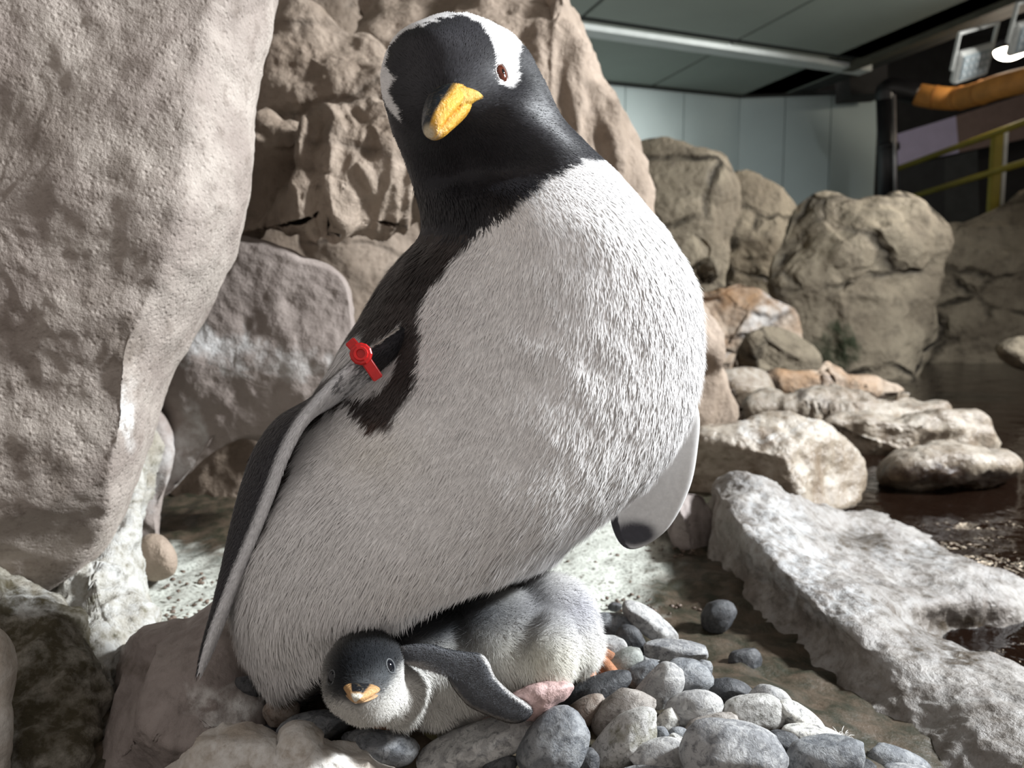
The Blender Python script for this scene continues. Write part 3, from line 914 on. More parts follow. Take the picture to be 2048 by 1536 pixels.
blob('boulder', [(330, 1560), (385, 1500), (420, 1476), (480, 1464), (520, 1476), (555, 1492), (580, 1466), (610, 1468), (640, 1495), (680, 1498), (720, 1510), (790, 1556), (760, 1660), (360, 1660)],
     0.448, 0.028, 0.03, M['crust'], seed=60, na=220, ns=110, layers=[('ridge', 24, 0.008), ('fbm', 40, 0.004)], white=[(560, 1520, 160, 40, 0.7)],
     label='white crusted lumpy rock in front of the nest', cat='rock')

# ------------------------------------------------------------------ plumage
def inside(px, py, poly):
    poly = np.asarray(poly, float)
    r = np.zeros(len(px), bool)
    j = len(poly) - 1
    for i in range(len(poly)):
        xi, yi = poly[i]
        xj, yj = poly[j]
        c = ((yi > py) != (yj > py)) & (px < (xj - xi) * (py - yi) / (yj - yi + 1e-9) + xi)
        r ^= c
        j = i
    return r


def edge_dist(px, py, poly):
    """signed distance in pixels, positive inside."""
    poly = np.asarray(poly, float)
    best = np.full(len(px), 1e9)
    for i in range(len(poly)):
        a, b_ = poly[i - 1], poly[i]
        ab = b_ - a
        t = np.clip(((px - a[0]) * ab[0] + (py - a[1]) * ab[1]) / (ab @ ab + 1e-9), 0, 1)
        best = np.minimum(best, np.hypot(px - a[0] - t * ab[0], py - a[1] - t * ab[1]))
    return np.where(inside(px, py, poly), best, -best)


def plumes(name, V, Nn, T, C, tris, count, length, width, lift, parent, mat, dens=None, jitter=0.25, seed=1, curl=0.0, clump=0.0, cvar=0.08, soft=0.0):
    """short feathers / down: narrow bent blades rooted on the skin, lying along T. length, lift: scalar or per-vertex arrays."""
    r = np.random.default_rng(seed)
    A, B, D = V[tris[:, 0]], V[tris[:, 1]], V[tris[:, 2]]
    area = np.linalg.norm(np.cross(B - A, D - A), axis=1)
    if dens is not None:
        area = area * dens[tris].mean(1)
    cum = np.cumsum(area)
    k = np.searchsorted(cum, r.random(count) * cum[-1])
    k = np.minimum(k, len(tris) - 1)
    u, v = r.random(count), r.random(count)
    fl_ = u + v > 1
    u[fl_], v[fl_] = 1 - u[fl_], 1 - v[fl_]
    w = np.stack([1 - u - v, u, v], 1)
    tri = tris[k]
    ip = lambda a_: (a_[tri] * (w[..., None] if a_.ndim == 2 else w)).sum(1)
    p, n, t, c = ip(V), ip(Nn), ip(T), ip(C)
    n /= np.maximum(np.linalg.norm(n, axis=1, keepdims=True), 1e-9)
    L = (ip(length) if np.ndim(length) else np.full(count, float(length))) * r.uniform(0.7, 1.25, count)
    W = (ip(width) if np.ndim(width) else np.full(count, float(width))) * r.uniform(0.7, 1.2, count)
    H = (ip(lift) if np.ndim(lift) else np.full(count, float(lift))) * r.uniform(0.3, 1.5, count)
    if clump:
        H = H * (1 + clump * fbm(p * 110, 2, seed))
    jn = np.stack([fbm(p * 45, 2, seed + 1), fbm(p * 45, 2, seed + 2), fbm(p * 45, 2, seed + 3)], 1)
    t = t + jitter * r.normal(size=(count, 3)) + 0.3 * jitter * jn
    t -= n * (t * n).sum(1, keepdims=True)
    t /= np.maximum(np.linalg.norm(t, axis=1, keepdims=True), 1e-9)
    s = np.cross(n, t)
    mid = p + t * (L * 0.5)[:, None] + n * (H * (0.35 + curl))[:, None]
    tip = p + t * L[:, None] + n * (H * (1 - curl))[:, None]
    root = p - n * 0.0006
    hw = (W * 0.5)[:, None]
    vv = np.stack([root - s * hw * 0.8, root + s * hw * 0.8, mid - s * hw, mid + s * hw, tip], 1).reshape(-1, 3)
    b0 = (np.arange(count) * 5)[:, None]
    quads = b0 + np.array([[0, 2, 3, 1]])
    tr = b0 + np.array([[2, 4, 3]])
    c = np.clip(c * (1 + cvar * r.normal(size=(count, 1))), 0, 1)
    cc = np.repeat(c, 5, 0)
    me = mesh_np(name, vv, [quads, tr], True, {'col': cc})
    if np.ndim(soft) or soft:                  # fluffy plumage shades like the body it covers
        own = np.cross(s, tip - root)
        own /= np.maximum(np.linalg.norm(own, axis=1, keepdims=True), 1e-9)
        own *= np.sign((own * n).sum(1, keepdims=True) + 1e-9)
        sf = ip(soft)[:, None] if np.ndim(soft) else soft
        cn = n * sf + own * (1 - sf)
        cn /= np.linalg.norm(cn, axis=1, keepdims=True)
        me.normals_split_custom_set_from_vertices(np.repeat(cn, 5, 0).astype(np.float32))
    return link(name, me, mat, parent, kind='stuff')


def tri_of(quads):
    q = np.asarray(quads)
    return np.concatenate([q[:, [0, 1, 2]], q[:, [0, 2, 3]]])


WHITE = np.array([0.87, 0.855, 0.85])
BLACK = np.array([0.030, 0.029, 0.033])
DUSK = np.array([0.050, 0.041, 0.039])       # brownish dark back

# ------------------------------------------------------------------ the adult penguin
penguin = empty('penguin', (0.0, 0.53, 0.015), label='adult penguin with black head, orange bill and white belly brooding over a chick', cat='penguin')
#       L px      R px       depth  front  back   front lift, back lift
RINGS = [
    ((893, 27), (931, 27), .462, .011, .012, -.0045, -.001),
    ((862, 37), (962, 37), .462, .028, .030, -.0115, -.002),
    ((806, 65), (1020, 66), .462, .045, .046, -.0165, -.002),
    ((777, 104), (1056, 104), .462, .053, .056, -.0180, 0),
    ((765, 150), (1083, 150), .463, .057, .062, -.0170, 0),
    ((771, 203), (1106, 200), .465, .058, .066, -.0150, 0),
    ((785, 256), (1132, 245), .468, .055, .069, -.0125, 0),
    ((806, 312), (1176, 288), .474, .050, .072, -.0090, 0),
    ((824, 370), (1234, 345), .484, .056, .076, -.006, 0),
    ((838, 428), (1290, 412), .494, .070, .082, -.004, 0),
    ((834, 478), (1336, 475), .503, .083, .090, -.002, 0),
    ((786, 540), (1376, 540), .513, .094, .098, 0, 0),
    ((735, 620), (1398, 610), .520, .102, .104, 0, 0),
    ((682, 700), (1403, 690), .525, .108, .108, 0, 0),
    ((624, 790), (1396, 770), .528, .112, .110, 0, 0),
    ((562, 870), (1371, 850), .530, .113, .110, 0, -.005),
    ((508, 950), (1326, 920), .531, .112, .110, .002, -.01),
    ((482, 1030), (1270, 975), .532, .110, .108, .006, -.015),
    ((474, 1110), (1214, 1025), .532, .106, .106, .011, -.025),
    ((476, 1190), (1164, 1068), .532, .101, .104, .018, -.035),
    ((488, 1265), (1128, 1105), .532, .095, .100, .027, -.045),
    ((514, 1338), (1095, 1130), .533, .088, .096, .036, -.05),
    ((552, 1408), (1050, 1152), .535, .078, .088, .042, -.05),
    ((610, 1392), (975, 1150), .541, .058, .072, .045, -.030),
    ((700, 1270), (890, 1115), .545, .028, .038, .030, -.01),
]
rp = []
for L_, R_, dc, bf, bb, zf, zb in RINGS:
    a_, b_ = P(*L_, dc), P(*R_, dc)
    rp.append(np.concatenate([(a_ + b_) / 2, (b_ - a_) / 2 * 0.985, [bf, bb, zf, zb]]))
NR, NA = 300, 300
rp = catmull(np.array(rp), NR)
phi = np.linspace(-math.pi, math.pi, NA, endpoint=False)
sn, cs = np.sin(phi), np.cos(phi)
Cc, Ax = rp[:, :3], rp[:, 3:6]
front = np.stack([np.zeros(NR), -rp[:, 6], rp[:, 8]], 1)
back = np.stack([np.zeros(NR), rp[:, 7], rp[:, 9]], 1)
V = Cc[:, None] + Ax[:, None] * sn[None, :, None] + np.where((cs > 0)[None, :, None], front[:, None] * np.abs(cs)[None, :, None], back[:, None] * np.abs(cs)[None, :, None])
# face swells towards the bill; the cheeks and throat fall back from it
vx, vy, vd = pix(V.reshape(-1, 3))
frontmask = (np.tile(cs, NR) > 0.0)
g = lambda cx, cy, rx, ry: np.exp(-(((vx - cx) / rx) ** 2 + ((vy - cy) / ry) ** 2)) * frontmask
push = 0.012 * g(885, 195, 75, 70) + 0.005 * g(900, 215, 36, 36) - 0.010 * g(990, 330, 130, 40) - 0.006 * g(880, 345, 60, 40) \
    - 0.0035 * g(1010, 150, 40, 40) + 0.004 * g(1035, 225, 50, 50) - 0.003 * g(820, 150, 30, 50) + 0.006 * g(860, 90, 60, 40)
Vf = V.reshape(-1, 3) + (-FWD) * push[:, None]
Vf += np.array([0, 0, -1.0]) * (0.004 * g(885, 215, 60, 60))[:, None]
V = Vf.reshape(NR, NA, 3)
N = grid_normals(V, True)
cax = V.mean(1, keepdims=True)
if (N * (V - cax)).sum() < 0:
    N = -N
# soft uneven plumage
Vf = V.reshape(-1, 3) + N.reshape(-1, 3) * (np.repeat(sst(np.arange(NR), 90, 140), NA) * (0.0022 * fbm(V.reshape(-1, 3) * 14, 3, 61) + 0.0004 * fbm(V.reshape(-1, 3) * 60, 2, 62)))[:, None]
V = Vf.reshape(NR, NA, 3)
N = grid_normals(V, True)
if (N * (V - cax)).sum() < 0:
    N = -N
vx, vy, vd = pix(Vf)
Nf = N.reshape(-1, 3)
phif = np.tile(phi, NR)
lev = np.repeat(np.linspace(0, 1, NR), NA)
fr = np.abs(phif) < math.radians(100)

belly = [(1240, 322), (1165, 316), (1110, 345), (1050, 385), (1000, 425), (940, 480), (895, 535), (862, 575), (846, 610), (852, 680), (840, 740), (815, 790), (790, 838), (745, 852), (722, 820),
         (700, 795), (655, 822), (612, 865), (600, 900), (585, 940), (560, 1000), (530, 1050), (505, 1090), (470, 1110), (300, 1130), (300, 1700), (1700, 1700), (1700, 322)]
crown = [(868, 29), (934, 20), (981, 30), (1020, 50), (1042, 79), (1036, 103), (1030, 120), (1034, 160), (1013, 179), (991, 166), (987, 138), (988, 111), (976, 79), (960, 54), (928, 32)]
lpatch = [(770, 92), (750, 141), (752, 178), (806, 242), (802, 217), (780, 182), (797, 158), (772, 135), (782, 100)]
wob = 7 * fbm(Vf * 120, 3, 63) + 4 * fbm(Vf * 320, 2, 64)
ed = edge_dist(vx, vy, belly) + wob
wb_ = np.clip(ed / 5 + 0.5, 0, 1) * fr
# far side of the body: white to a seam mirrored about the breast, dark back behind it
wb_ = np.maximum(wb_, np.where((phif > math.radians(80)) & (phif < math.radians(118)) & (vy > 330), 1.0, 0.0))
wb_ = np.where((phif > math.radians(118)) | (phif < math.radians(-100)), np.where(lev > 0.93, 1.0, 0.0), wb_)
wob2 = 3.0 * fbm(Vf * 260, 2, 65)
wc_ = np.clip((edge_dist(vx, vy, crown) + wob2) / 2.5 + 0.5, 0, 1) * fr
wl_ = np.clip((edge_dist(vx, vy, lpatch) + wob2) / 2.5 + 0.5, 0, 1) * fr
# band over the crown joins the two eye patches
toward = ((CAM - Vf) / np.linalg.norm(CAM - Vf, axis=1, keepdims=True) * Nf).sum(1)
top = ((toward > -0.45) & (toward < 0.16 + 0.02 * wob2) & (vy < 175) & (vx < 1010)) | ((vy < 30 + 0.5 * wob2) & (lev < 0.1))
band = np.where(top, 1.0, 0.0)
marks = [[(738, 652), (704, 668), (668, 715), (640, 752), (662, 745), (700, 718), (735, 690), (732, 670)], [(808, 640), (770, 662), (724, 698), (732, 704), (776, 676), (808, 652)],
         [(806, 700), (775, 712), (735, 748), (700, 775), (735, 790), (770, 765), (800, 725)]]
wm_ = np.maximum.reduce([np.clip((edge_dist(vx, vy, q_) + 0.5 * wob2) / 2.5 + 0.5, 0, 1) for q_ in marks]) * fr
wh = np.maximum.reduce([wb_, wc_, wl_, band, 0.85 * wm_])
dk = np.where((vy < 470)[:, None], BLACK, DUSK) * (1 + 0.5 * np.clip(fbm(Vf * 40, 3, 66), -1, 1))[:, None]
bl = np.exp(-(((vx - 745) / 40) ** 2 + ((vy - 850) / 22) ** 2)) * fr * 0.6
dk = dk + bl[:, None] * np.array([0.10, 0.05, 0.03])
coat = dk * (1 - wh[:, None]) + WHITE * wh[:, None]
cream = np.exp(-(((vx - 760) / 90) ** 2 + ((vy - 890) / 60) ** 2)) * fr
coat = coat * (1 - 0.05 * (cream * wh)[:, None] * np.array([0, 0.25, 1.0]))

verts = np.concatenate([Vf, V[0].mean(0, keepdims=True) + [[0, 0, 0.0008]], V[-1].mean(0, keepdims=True)])
quads = grid_faces(NR, NA, True)
j = np.arange(NA)
j2 = (j + 1) % NA
f0 = np.stack([np.full(NA, NR * NA), j2, j], 1)
f1 = np.stack([np.full(NA, NR * NA + 1), (NR - 1) * NA + j, (NR - 1) * NA + j2], 1)
coat_full = np.concatenate([coat, coat[:1], coat[-1:]])
m_skin = coat_mat('penguin_plumage_base', rough=0.7, spec=0.2)
m_plume = coat_mat('penguin_feathers', rough=0.5, spec=0.28, vary=0.12)
link('body', mesh_np('penguin_body', verts, [quads, f0, f1], True, {'col': coat_full}), m_skin, penguin)

# feather direction: away from the bill on the head, down the body elsewhere
down = np.gradient(V, axis=0).reshape(-1, 3)
down /= np.maximum(np.linalg.norm(down, axis=1, keepdims=True), 1e-9)
billbase = P(890, 205, 0.40)
away = Vf - billbase
away -= Nf * (away * Nf).sum(1, keepdims=True)
away /= np.maximum(np.linalg.norm(away, axis=1, keepdims=True), 1e-9)
wt = sst(vy, 260, 380)[:, None]
T = away * (1 - wt) + down * wt
low = sst(vy, 950, 1150)
length = 0.0045 + 0.0055 * sst(vy, 300, 480) + 0.006 * low
width = 0.00055 + 0.0004 * sst(vy, 300, 520) - 0.0002 * low
lift = 0.0008 + 0.0004 * sst(vy, 330, 600) + 0.0016 * low
rightside = sst(vx, 1050, 1300) * sst(vy, 450, 650)
lift = lift + 0.0008 * rightside
length = length + 0.001 * rightside
visible = np.where((phif > math.radians(-125)) & (phif < math.radians(125)), 1.0, 0.15)
dens = visible * (1 + 2.2 * (1 - sst(vy, 300, 480)))
# keep feathers off the bill base and the eye
clear = ((vx - 893) / 52) ** 2 + ((vy - 212) / 48) ** 2
dens = dens * np.where((clear < 0.55) & fr, 0.0, 1.0)
dens = dens * np.where((((vx - 1007) / 16) ** 2 + ((vy - 144) / 22) ** 2 < 1) & fr, 0.0, 1.0)
plumes('feathers', Vf, Nf, T, coat, tri_of(quads), 210000, length, width, lift, penguin, m_plume, dens=dens, jitter=0.14, seed=3, clump=0.6, soft=0.45 + 0.40 * wh - 0.20 * rightside)

# eyes
m_iris = plain('red_brown_iris', (0.10, 0.026, 0.014), 0.08, var=0.3, scale=400)
m_pupil = plain('black_pupil', (0.004, 0.004, 0.004), 0.05)
m_cornea = plain('eye_gloss', (0.01, 0.006, 0.005), 0.03)


def ellipsoid(c, axes, n=28, m=18):
    """axes: three vectors (half axes)."""
    th = np.linspace(0, math.pi, m)
    ph = np.linspace(0, 2 * math.pi, n, endpoint=False)
    S = np.stack([np.sin(th)[:, None] * np.cos(ph), np.sin(th)[:, None] * np.sin(ph), np.cos(th)[:, None] * np.ones(n)], -1)
    Vv = np.asarray(c) + S.reshape(-1, 3) @ np.asarray(axes)
    return Vv, [grid_faces(m, n, True)]


def surf(px_, py_, Vs, hint=None):
    """nearest skin vertex facing the camera at that pixel."""
    x, y, d = pix(Vs)
    k = np.where((np.hypot(x - px_, y - py_) < 5))[0]
    k = k[np.argmin(d[k])]
    return Vs[k], k


def eye(px_, py_, parent, rx, ry, iris=True, depth=0.6, Vs=None, Ns=None, at=None):
    if at is None:
        p, k = surf(px_, py_, Vs)
    else:
        k = int(np.argmin(((Vs - at) ** 2).sum(1)))
        p = Vs[k]
    n = Ns[k]
    n = n / np.linalg.norm(n)
    x = np.cross(np.array([0, 0, 1.0]), n); x /= np.linalg.norm(x)
    y = np.cross(n, x)
    c = p - n * 0.0006
    e_ = link('eye', mesh_np('eye', *ellipsoid(c, [x * rx, y * ry, n * rx * depth])), m_iris if iris else m_cornea, parent)
    if iris:
        link('pupil', mesh_np('pupil', *ellipsoid(c + n * rx * depth * 0.72, [x * rx * 0.36, y * ry * 0.36, n * rx * 0.22])), m_pupil, e_)
    # lid ring
    a = np.linspace(0, 2 * math.pi, 40)
    path = c + n * 0.0006 + np.cos(a)[:, None] * x * rx * 1.08 + np.sin(a)[:, None] * y * ry * 1.08
    Vt, pl = tube_np(path, rx * 0.16, 8, cap=False, up=n)
    return e_, path, (c, n, x, y), (Vt, pl)


e_, path, fr_, tb_ = eye(1007, 144, penguin, 0.0040, 0.0062, Vs=Vf, Ns=Nf)
link('eyelid', mesh_np('eyelid', *tb_), plain('pale_eyelid', (0.62, 0.58, 0.56), 0.6), penguin)
e_, path, fr_, tb_ = eye(None, None, penguin, 0.0040, 0.0054, Vs=Vf, Ns=Nf, at=P(756, 146, .470))
link('eyelid', mesh_np('eyelid', *tb_), bpy.data.materials['pale_eyelid'], penguin)


# bill
def bill_mat(name):
    m, nt, b = new_mat(name)
    a = nt.nodes.new('ShaderNodeAttribute'); a.attribute_name = 'col'
    co = nt.nodes.new('ShaderNodeTexCoord').outputs['Object']
    n = noise(nt, co, 420, 5, 0.6)
    c = mixc(nt, mathn(nt, 'MULTIPLY', ramp(nt, n, 0.55, 0.8), 0.3), a.outputs['Color'], (0.75, 0.55, 0.3))
    nt.links.new(c, b.inputs['Base Color'])
    b.inputs['Roughness'].default_value = 0.22
    bp = nt.nodes.new('ShaderNodeBump'); bp.inputs['Strength'].default_value = 0.9; bp.inputs['Distance'].default_value = 0.0022
    nt.links.new(n, bp.inputs['Height']); nt.links.new(bp.outputs[0], b.inputs['Normal'])
    return m


M['bill'] = bill_mat('glossy_bill')


def bill(name, rings, parent, dark_from=None, colfun=None, n=40, nr=40):
    """rings: (center xyz, half side vector, half up vector, half down vector)"""
    R_ = catmull(np.array([np.concatenate(r) for r in rings]), nr)
    a = np.linspace(0, 2 * math.pi, n, endpoint=False)
    ca, sa = np.cos(a), np.sin(a)
    Vv = R_[:, None, 0:3] + R_[:, None, 3:6] * ca[None, :, None] + np.where((sa > 0)[None, :, None], R_[:, None, 6:9], -R_[:, None, 9:12]) * np.abs(sa)[None, :, None] * 1.0
    Vv = Vv.reshape(-1, 3)
    tt = np.repeat(np.linspace(0, 1, nr), n)
    aa = np.tile(a, nr)
    col = colfun(tt, aa, Vv)
    polys = [grid_faces(nr, n, True), np.arange(n)[None, ::-1], (np.arange(n) + (nr - 1) * n)[None]]
    return link(name, mesh_np(name, Vv, polys, True, {'col': col}), M['bill'], parent)


bill_root = empty('beak', P(890, 205, 0.40), label='orange bill with blue-black ridge')
bill_root.parent = penguin
bill_root.matrix_parent_inverse = penguin.matrix_basis.inverted()
pt = lambda x, y, d: P(x, y, d)
# the bill points at the viewer, down and a little left; its right flank shows
Dv = np.array([-.34, -.84, -.42]); Dv /= np.linalg.norm(Dv)
side0 = np.array([1.0, 0, 0]) - Dv * Dv[0]; side0 /= np.linalg.norm(side0)
up0 = np.cross(Dv, side0); up0 *= np.sign(up0[2])
roll = math.radians(34)
upv = up0 * math.cos(roll) - side0 * math.sin(roll)
side = side0 * math.cos(roll) + up0 * math.sin(roll)
up_rings = []
for (cx, cy, d, hw, hu, hd) in [
    (912, 190, .4330, .0190, .0105, .0040), (904, 200, .4200, .0165, .0116, .0045), (896, 209, .4080, .0148, .0116, .0045), (889, 217, .3990, .0130, .0106, .0044), (881, 227, .3910, .0110, .0092, .0042),
    (874, 235, .3845, .0088, .0080, .0040), (866, 248, .3800, .0065, .0062, .0042), (860, 260, .3775, .0042, .0042, .0044), (856, 269, .3775, .0012, .0012, .0016)]:
    up_rings.append((P(cx, cy, d), side * hw, upv * hu, upv * hd))


def upcol(t, a, Vv):
    orange = np.array([0.80, 0.42, 0.045])
    dark = np.array([0.012, 0.016, 0.022])
    pale = np.array([0.62, 0.52, 0.36])
    olive = np.array([0.10, 0.095, 0.06])
    w = np.clip((np.sin(a) - 0.50 - 0.15 * sst(t, .5, .9) + 0.9 * np.clip(-np.cos(a), 0, 1)) * 7, 0, 1)[:, None]
    o = orange * (1 - 0.25 * sst(t, 0.0, 0.3)[:, None] * 0)
    dk_ = dark * sst(t, 0.15, 0.4)[:, None] + olive * (1 - sst(t, 0.15, 0.4))[:, None]
    c = o * (1 - w) + dk_ * w
    tipw = sst(t, 0.86, 0.98)[:, None]
    return c * (1 - tipw) + pale * tipw


bill('upper_bill', up_rings, bill_root, colfun=upcol)
lo_rings = []
for (cx, cy, d, hw, hu, hd) in [(918, 203, .4330, .0180, .0044, .0070), (911, 215, .4190, .0152, .0044, .0066), (905, 226, .4090, .0134, .0044, .0062), (898, 237, .4010, .0114, .0044, .0054), (890, 248, .3940, .0085, .0040, .0046),
                                (878, 263, .3880, .0060, .0036, .0036), (868, 270, .3840, .0034, .0024, .0022), (862, 273, .3825, .0008, .0006, .0006)]:
    lo_rings.append((P(cx, cy, d), side * hw, upv * hu, upv * hd))


def locol(t, a, Vv):
    o = np.tile(np.array([0.78, 0.40, 0.05]), (len(t), 1))
    tipw = sst(t, 0.75, 0.95)[:, None]
    return o * (1 - tipw) + np.array([0.6, 0.5, 0.34]) * tipw


bill('lower_bill', lo_rings, bill_root, colfun=locol)
gp_ = catmull(np.array([P(905, 200, .397), P(926, 195, .4005), P(946, 192, .4035), P(968, 195, .4075)]), 24)
Vt, pl = tube_np(gp_, np.interp(np.linspace(0, 1, 24), [0, .4, .8, 1], [.0070, .0054, .0026, .0006]), 14)
link('gape_flange', mesh_np('gape_flange', Vt, pl, True, {'col': np.tile(np.array([0.74, 0.42, 0.07]), (len(Vt), 1))}), M['bill'], bill_root)
link('gape', mesh_np('gape', *tube_np(catmull(np.array([P(935, 190, .4125), P(955, 193, .4150), P(975, 198, .4175), P(990, 204, .420)]), 20), np.linspace(0.0016, 0.0004, 20), 8)), m_pupil, penguin)

# flipper on the near side, seen along its leading edge
def loft(rows, nr, n):
    """rows: center(3), half vector A(3), half vector B(3) -> grid"""
    R_ = catmull(np.array([np.concatenate(r) for r in rows]), nr)
    a = np.linspace(0, 2 * math.pi, n, endpoint=False)
    return R_[:, None, 0:3] + R_[:, None, 3:6] * np.cos(a)[None, :, None] + R_[:, None, 6:9] * np.sin(a)[None, :, None], a


rows = []
for (cx, cy, d, th, ch, tilt) in [  # leading edge px, depth, half thickness px, half chord m, how far the under side turns to view
    (815, 652, .447, 14, .010, .2), (780, 680, .430, 20, .018, .3), (738, 708, .424, 22, .024, .35), (692, 742, .422, 21, .030, .30), (645, 792, .424, 20, .034, .10), (604, 850, .428, 19, .033, -.2),
    (573, 915, .434, 19, .030, -.36), (545, 990, .441, 19, .026, -.42), (512, 1070, .449, 19, .023, -.38), (476, 1150, .457, 18, .020, -.25), (442, 1230, .465, 17, .016, -.1), (414, 1300, .472, 13, .011, 0), (399, 1346, .477, 6, .004, 0)]:
    c = P(cx, cy, d)
    rows.append([c, th, ch, tilt])
cl = np.array([r[0] for r in rows])
tg = np.gradient(cl, axis=0)
tg /= np.linalg.norm(tg, axis=1, keepdims=True)
frows = []
for (c, th, ch, tilt), t_ in zip(rows, tg):
    view = c - CAM; view /= np.linalg.norm(view)
    side_ = np.cross(view, t_); side_ /= np.linalg.norm(side_)
    if side_[0] < 0: side_ = -side_                       # towards the body
    a_ = side_ * th * 0.47 / F
    chord = view * math.cos(tilt) + side_ * math.sin(tilt) * 0.9
    thick = side_ * math.cos(tilt) - view * math.sin(tilt)
    frows.append((c + chord * ch, thick * th * 0.47 / F, chord * ch))
G, a = loft(frows, 120, 48)
Gv = G.reshape(-1, 3)
aa = np.tile(a, 120)
tt = np.repeat(np.linspace(0, 1, 120), 48)
# cos>0: under side (towards the body, white); cos<0: outer side, dark; sin<0: leading edge towards the viewer, white
lead = np.clip((-np.sin(aa) - 0.72) * 6, 0, 1)
under = np.clip(np.cos(aa) * 4 + 0.4, 0, 1)
wf = np.maximum(lead, under)
wf = wf * sst(tt + 0.03 * fbm(Gv * 150, 2, 71), 0.17, 0.24)
speckle = (tt > 0.16) & (tt < 0.34) & (fbm(Gv * 420, 2, 72) > 0.15) & (np.sin(aa) < -0.2) & (np.cos(aa) > -0.2)
wf = np.where(speckle & (tt < 0.30), wf * 0.25, wf)
fc = BLACK * 1.3 * (1 - wf[:, None]) + np.array([0.76, 0.76, 0.78]) * wf[:, None]
stripe = ((np.cos(aa) < -0.35) & (np.cos(aa) > -0.85) & (np.sin(aa) < 0) & (tt > 0.03) & (tt < 0.18))
fc = np.where(stripe[:, None], np.array([0.66, 0.62, 0.58]), fc)
GN = grid_normals(G, True)
if (GN * (G - G.mean(1, keepdims=True))).sum() < 0: GN = -GN
polys = [grid_faces(120, 48, True), np.arange(48)[None, ::-1], (np.arange(48) + 119 * 48)[None]]
flip = link('flipper', mesh_np('flipper', Gv, polys, True, {'col': fc}), m_skin, penguin, label='near flipper with white leading edge')
dn = np.gradient(G, axis=0).reshape(-1, 3)
dn /= np.linalg.norm(dn, axis=1, keepdims=True)
plumes('flipper_feathers', Gv, GN.reshape(-1, 3), dn, fc, tri_of(polys[0]), 14000, 0.005, 0.0009, 0.0005, flip, m_plume, jitter=0.12, seed=5)

# flipper on the far side, half hidden by the belly
far_out = [(1290, 720), (1360, 760), (1397, 820), (1395, 900), (1378, 980), (1335, 1058), (1272, 1098), (1234, 1078), (1218, 1000), (1240, 860)]


def farcol(qx, qy, vv):
    sm = np.exp(-(((qx - 1268) / 42) ** 2 + ((qy - 1068) / 24) ** 2) ** 1.5)
    streak = 0.25 * fbm(np.stack([qx * 0.03, qy * 0.12, qx * 0], 1), 3, 9)
    w = np.clip(sm * 1.6 + streak * sm, 0, 1)
    base = np.array([0.70, 0.69, 0.68])
    _, _, dd = pix(vv)
    outer = (dd > 0.563)[:, None]
    c = base * (1 - w[:, None]) + BLACK * 2 * w[:, None]
    return {'col': np.where(outer, BLACK * 1.5, c)}


blob('flipper', far_out, 0.562, 0.006, 0.005, m_skin, seed=73, na=120, ns=60, e=0.6, parent=penguin, attrs=farcol, slope=(-0.08, 0.0), label='far flipper with pale under side and dark tip')

# white patch and dark line on the shoulder behind the near flipper lie in the plumage; red band round the flipper
m_red = plain('red_plastic_band', (0.55, 0.012, 0.012), 0.32, var=0.1, scale=300)
band_root = empty('flipper_band', P(722, 712, .43), label='red plastic identification band')
band_root.parent = penguin
band_root.matrix_parent_inverse = penguin.matrix_basis.inverted()


def oriented_box(name, c, u, v, size, bevel, mat, parent, seg=3):
    """box with axes u, v (unit) and u x v."""
    import bmesh
    u = np.array(u); u = u / np.linalg.norm(u)
    v = np.array(v) - u * (np.array(v) @ u); v = v / np.linalg.norm(v)
    w = np.cross(u, v)
    bm = bmesh.new()
    bmesh.ops.create_cube(bm, size=1.0)
    for q in bm.verts:
        q.co = Vector((q.co.x * size[0], q.co.y * size[1], q.co.z * size[2]))
    bmesh.ops.bevel(bm, geom=bm.edges[:], offset=bevel, segments=seg, affect='EDGES')
    for q in bm.verts:
        q.co = Vector(np.array(c) + u * q.co.x + v * q.co.y + w * q.co.z)
    me = bpy.data.meshes.new(name)
    bm.to_mesh(me); bm.free()
    return link(name, me, mat, parent)


def disc(name, c, n, r, th, mat, parent, sides=8, inner=None):
    n = np.array(n) / np.linalg.norm(n)
    prof = np.array([[0, th * .5], [r * .38, th * .5], [r * .42, th * .75], [r * .62, th * .75], [r * .68, th * .5], [r * .9, th * .45], [r, th * .3], [r, -th * .5], [0, -th * .5]])
    prof[:2, 1] = th * 0.35
    x = np.cross(n, [0, 0, 1.0]); x /= np.linalg.norm(x)
    y = np.cross(n, x)
    a = np.linspace(0, 2 * math.pi, sides, endpoint=False)
    Vv = (np.array(c) + prof[:, None, 0:1] * (np.cos(a)[None, :, None] * x + np.sin(a)[None, :, None] * y) + prof[:, None, 1:2] * n).reshape(-1, 3)
    return link(name, mesh_np(name, Vv, [grid_faces(len(prof), sides, True)], False), mat, parent)


def bandbox(a, b, w, th, name, d0, d1):
    A, B = P(*a, d0), P(*b, d1)
    u = B - A
    view = (A + B) / 2 - CAM
    return oriented_box(name, (A + B) / 2, u, np.cross(u, view), (np.linalg.norm(u), w, th), 0.0006, m_red, band_root)


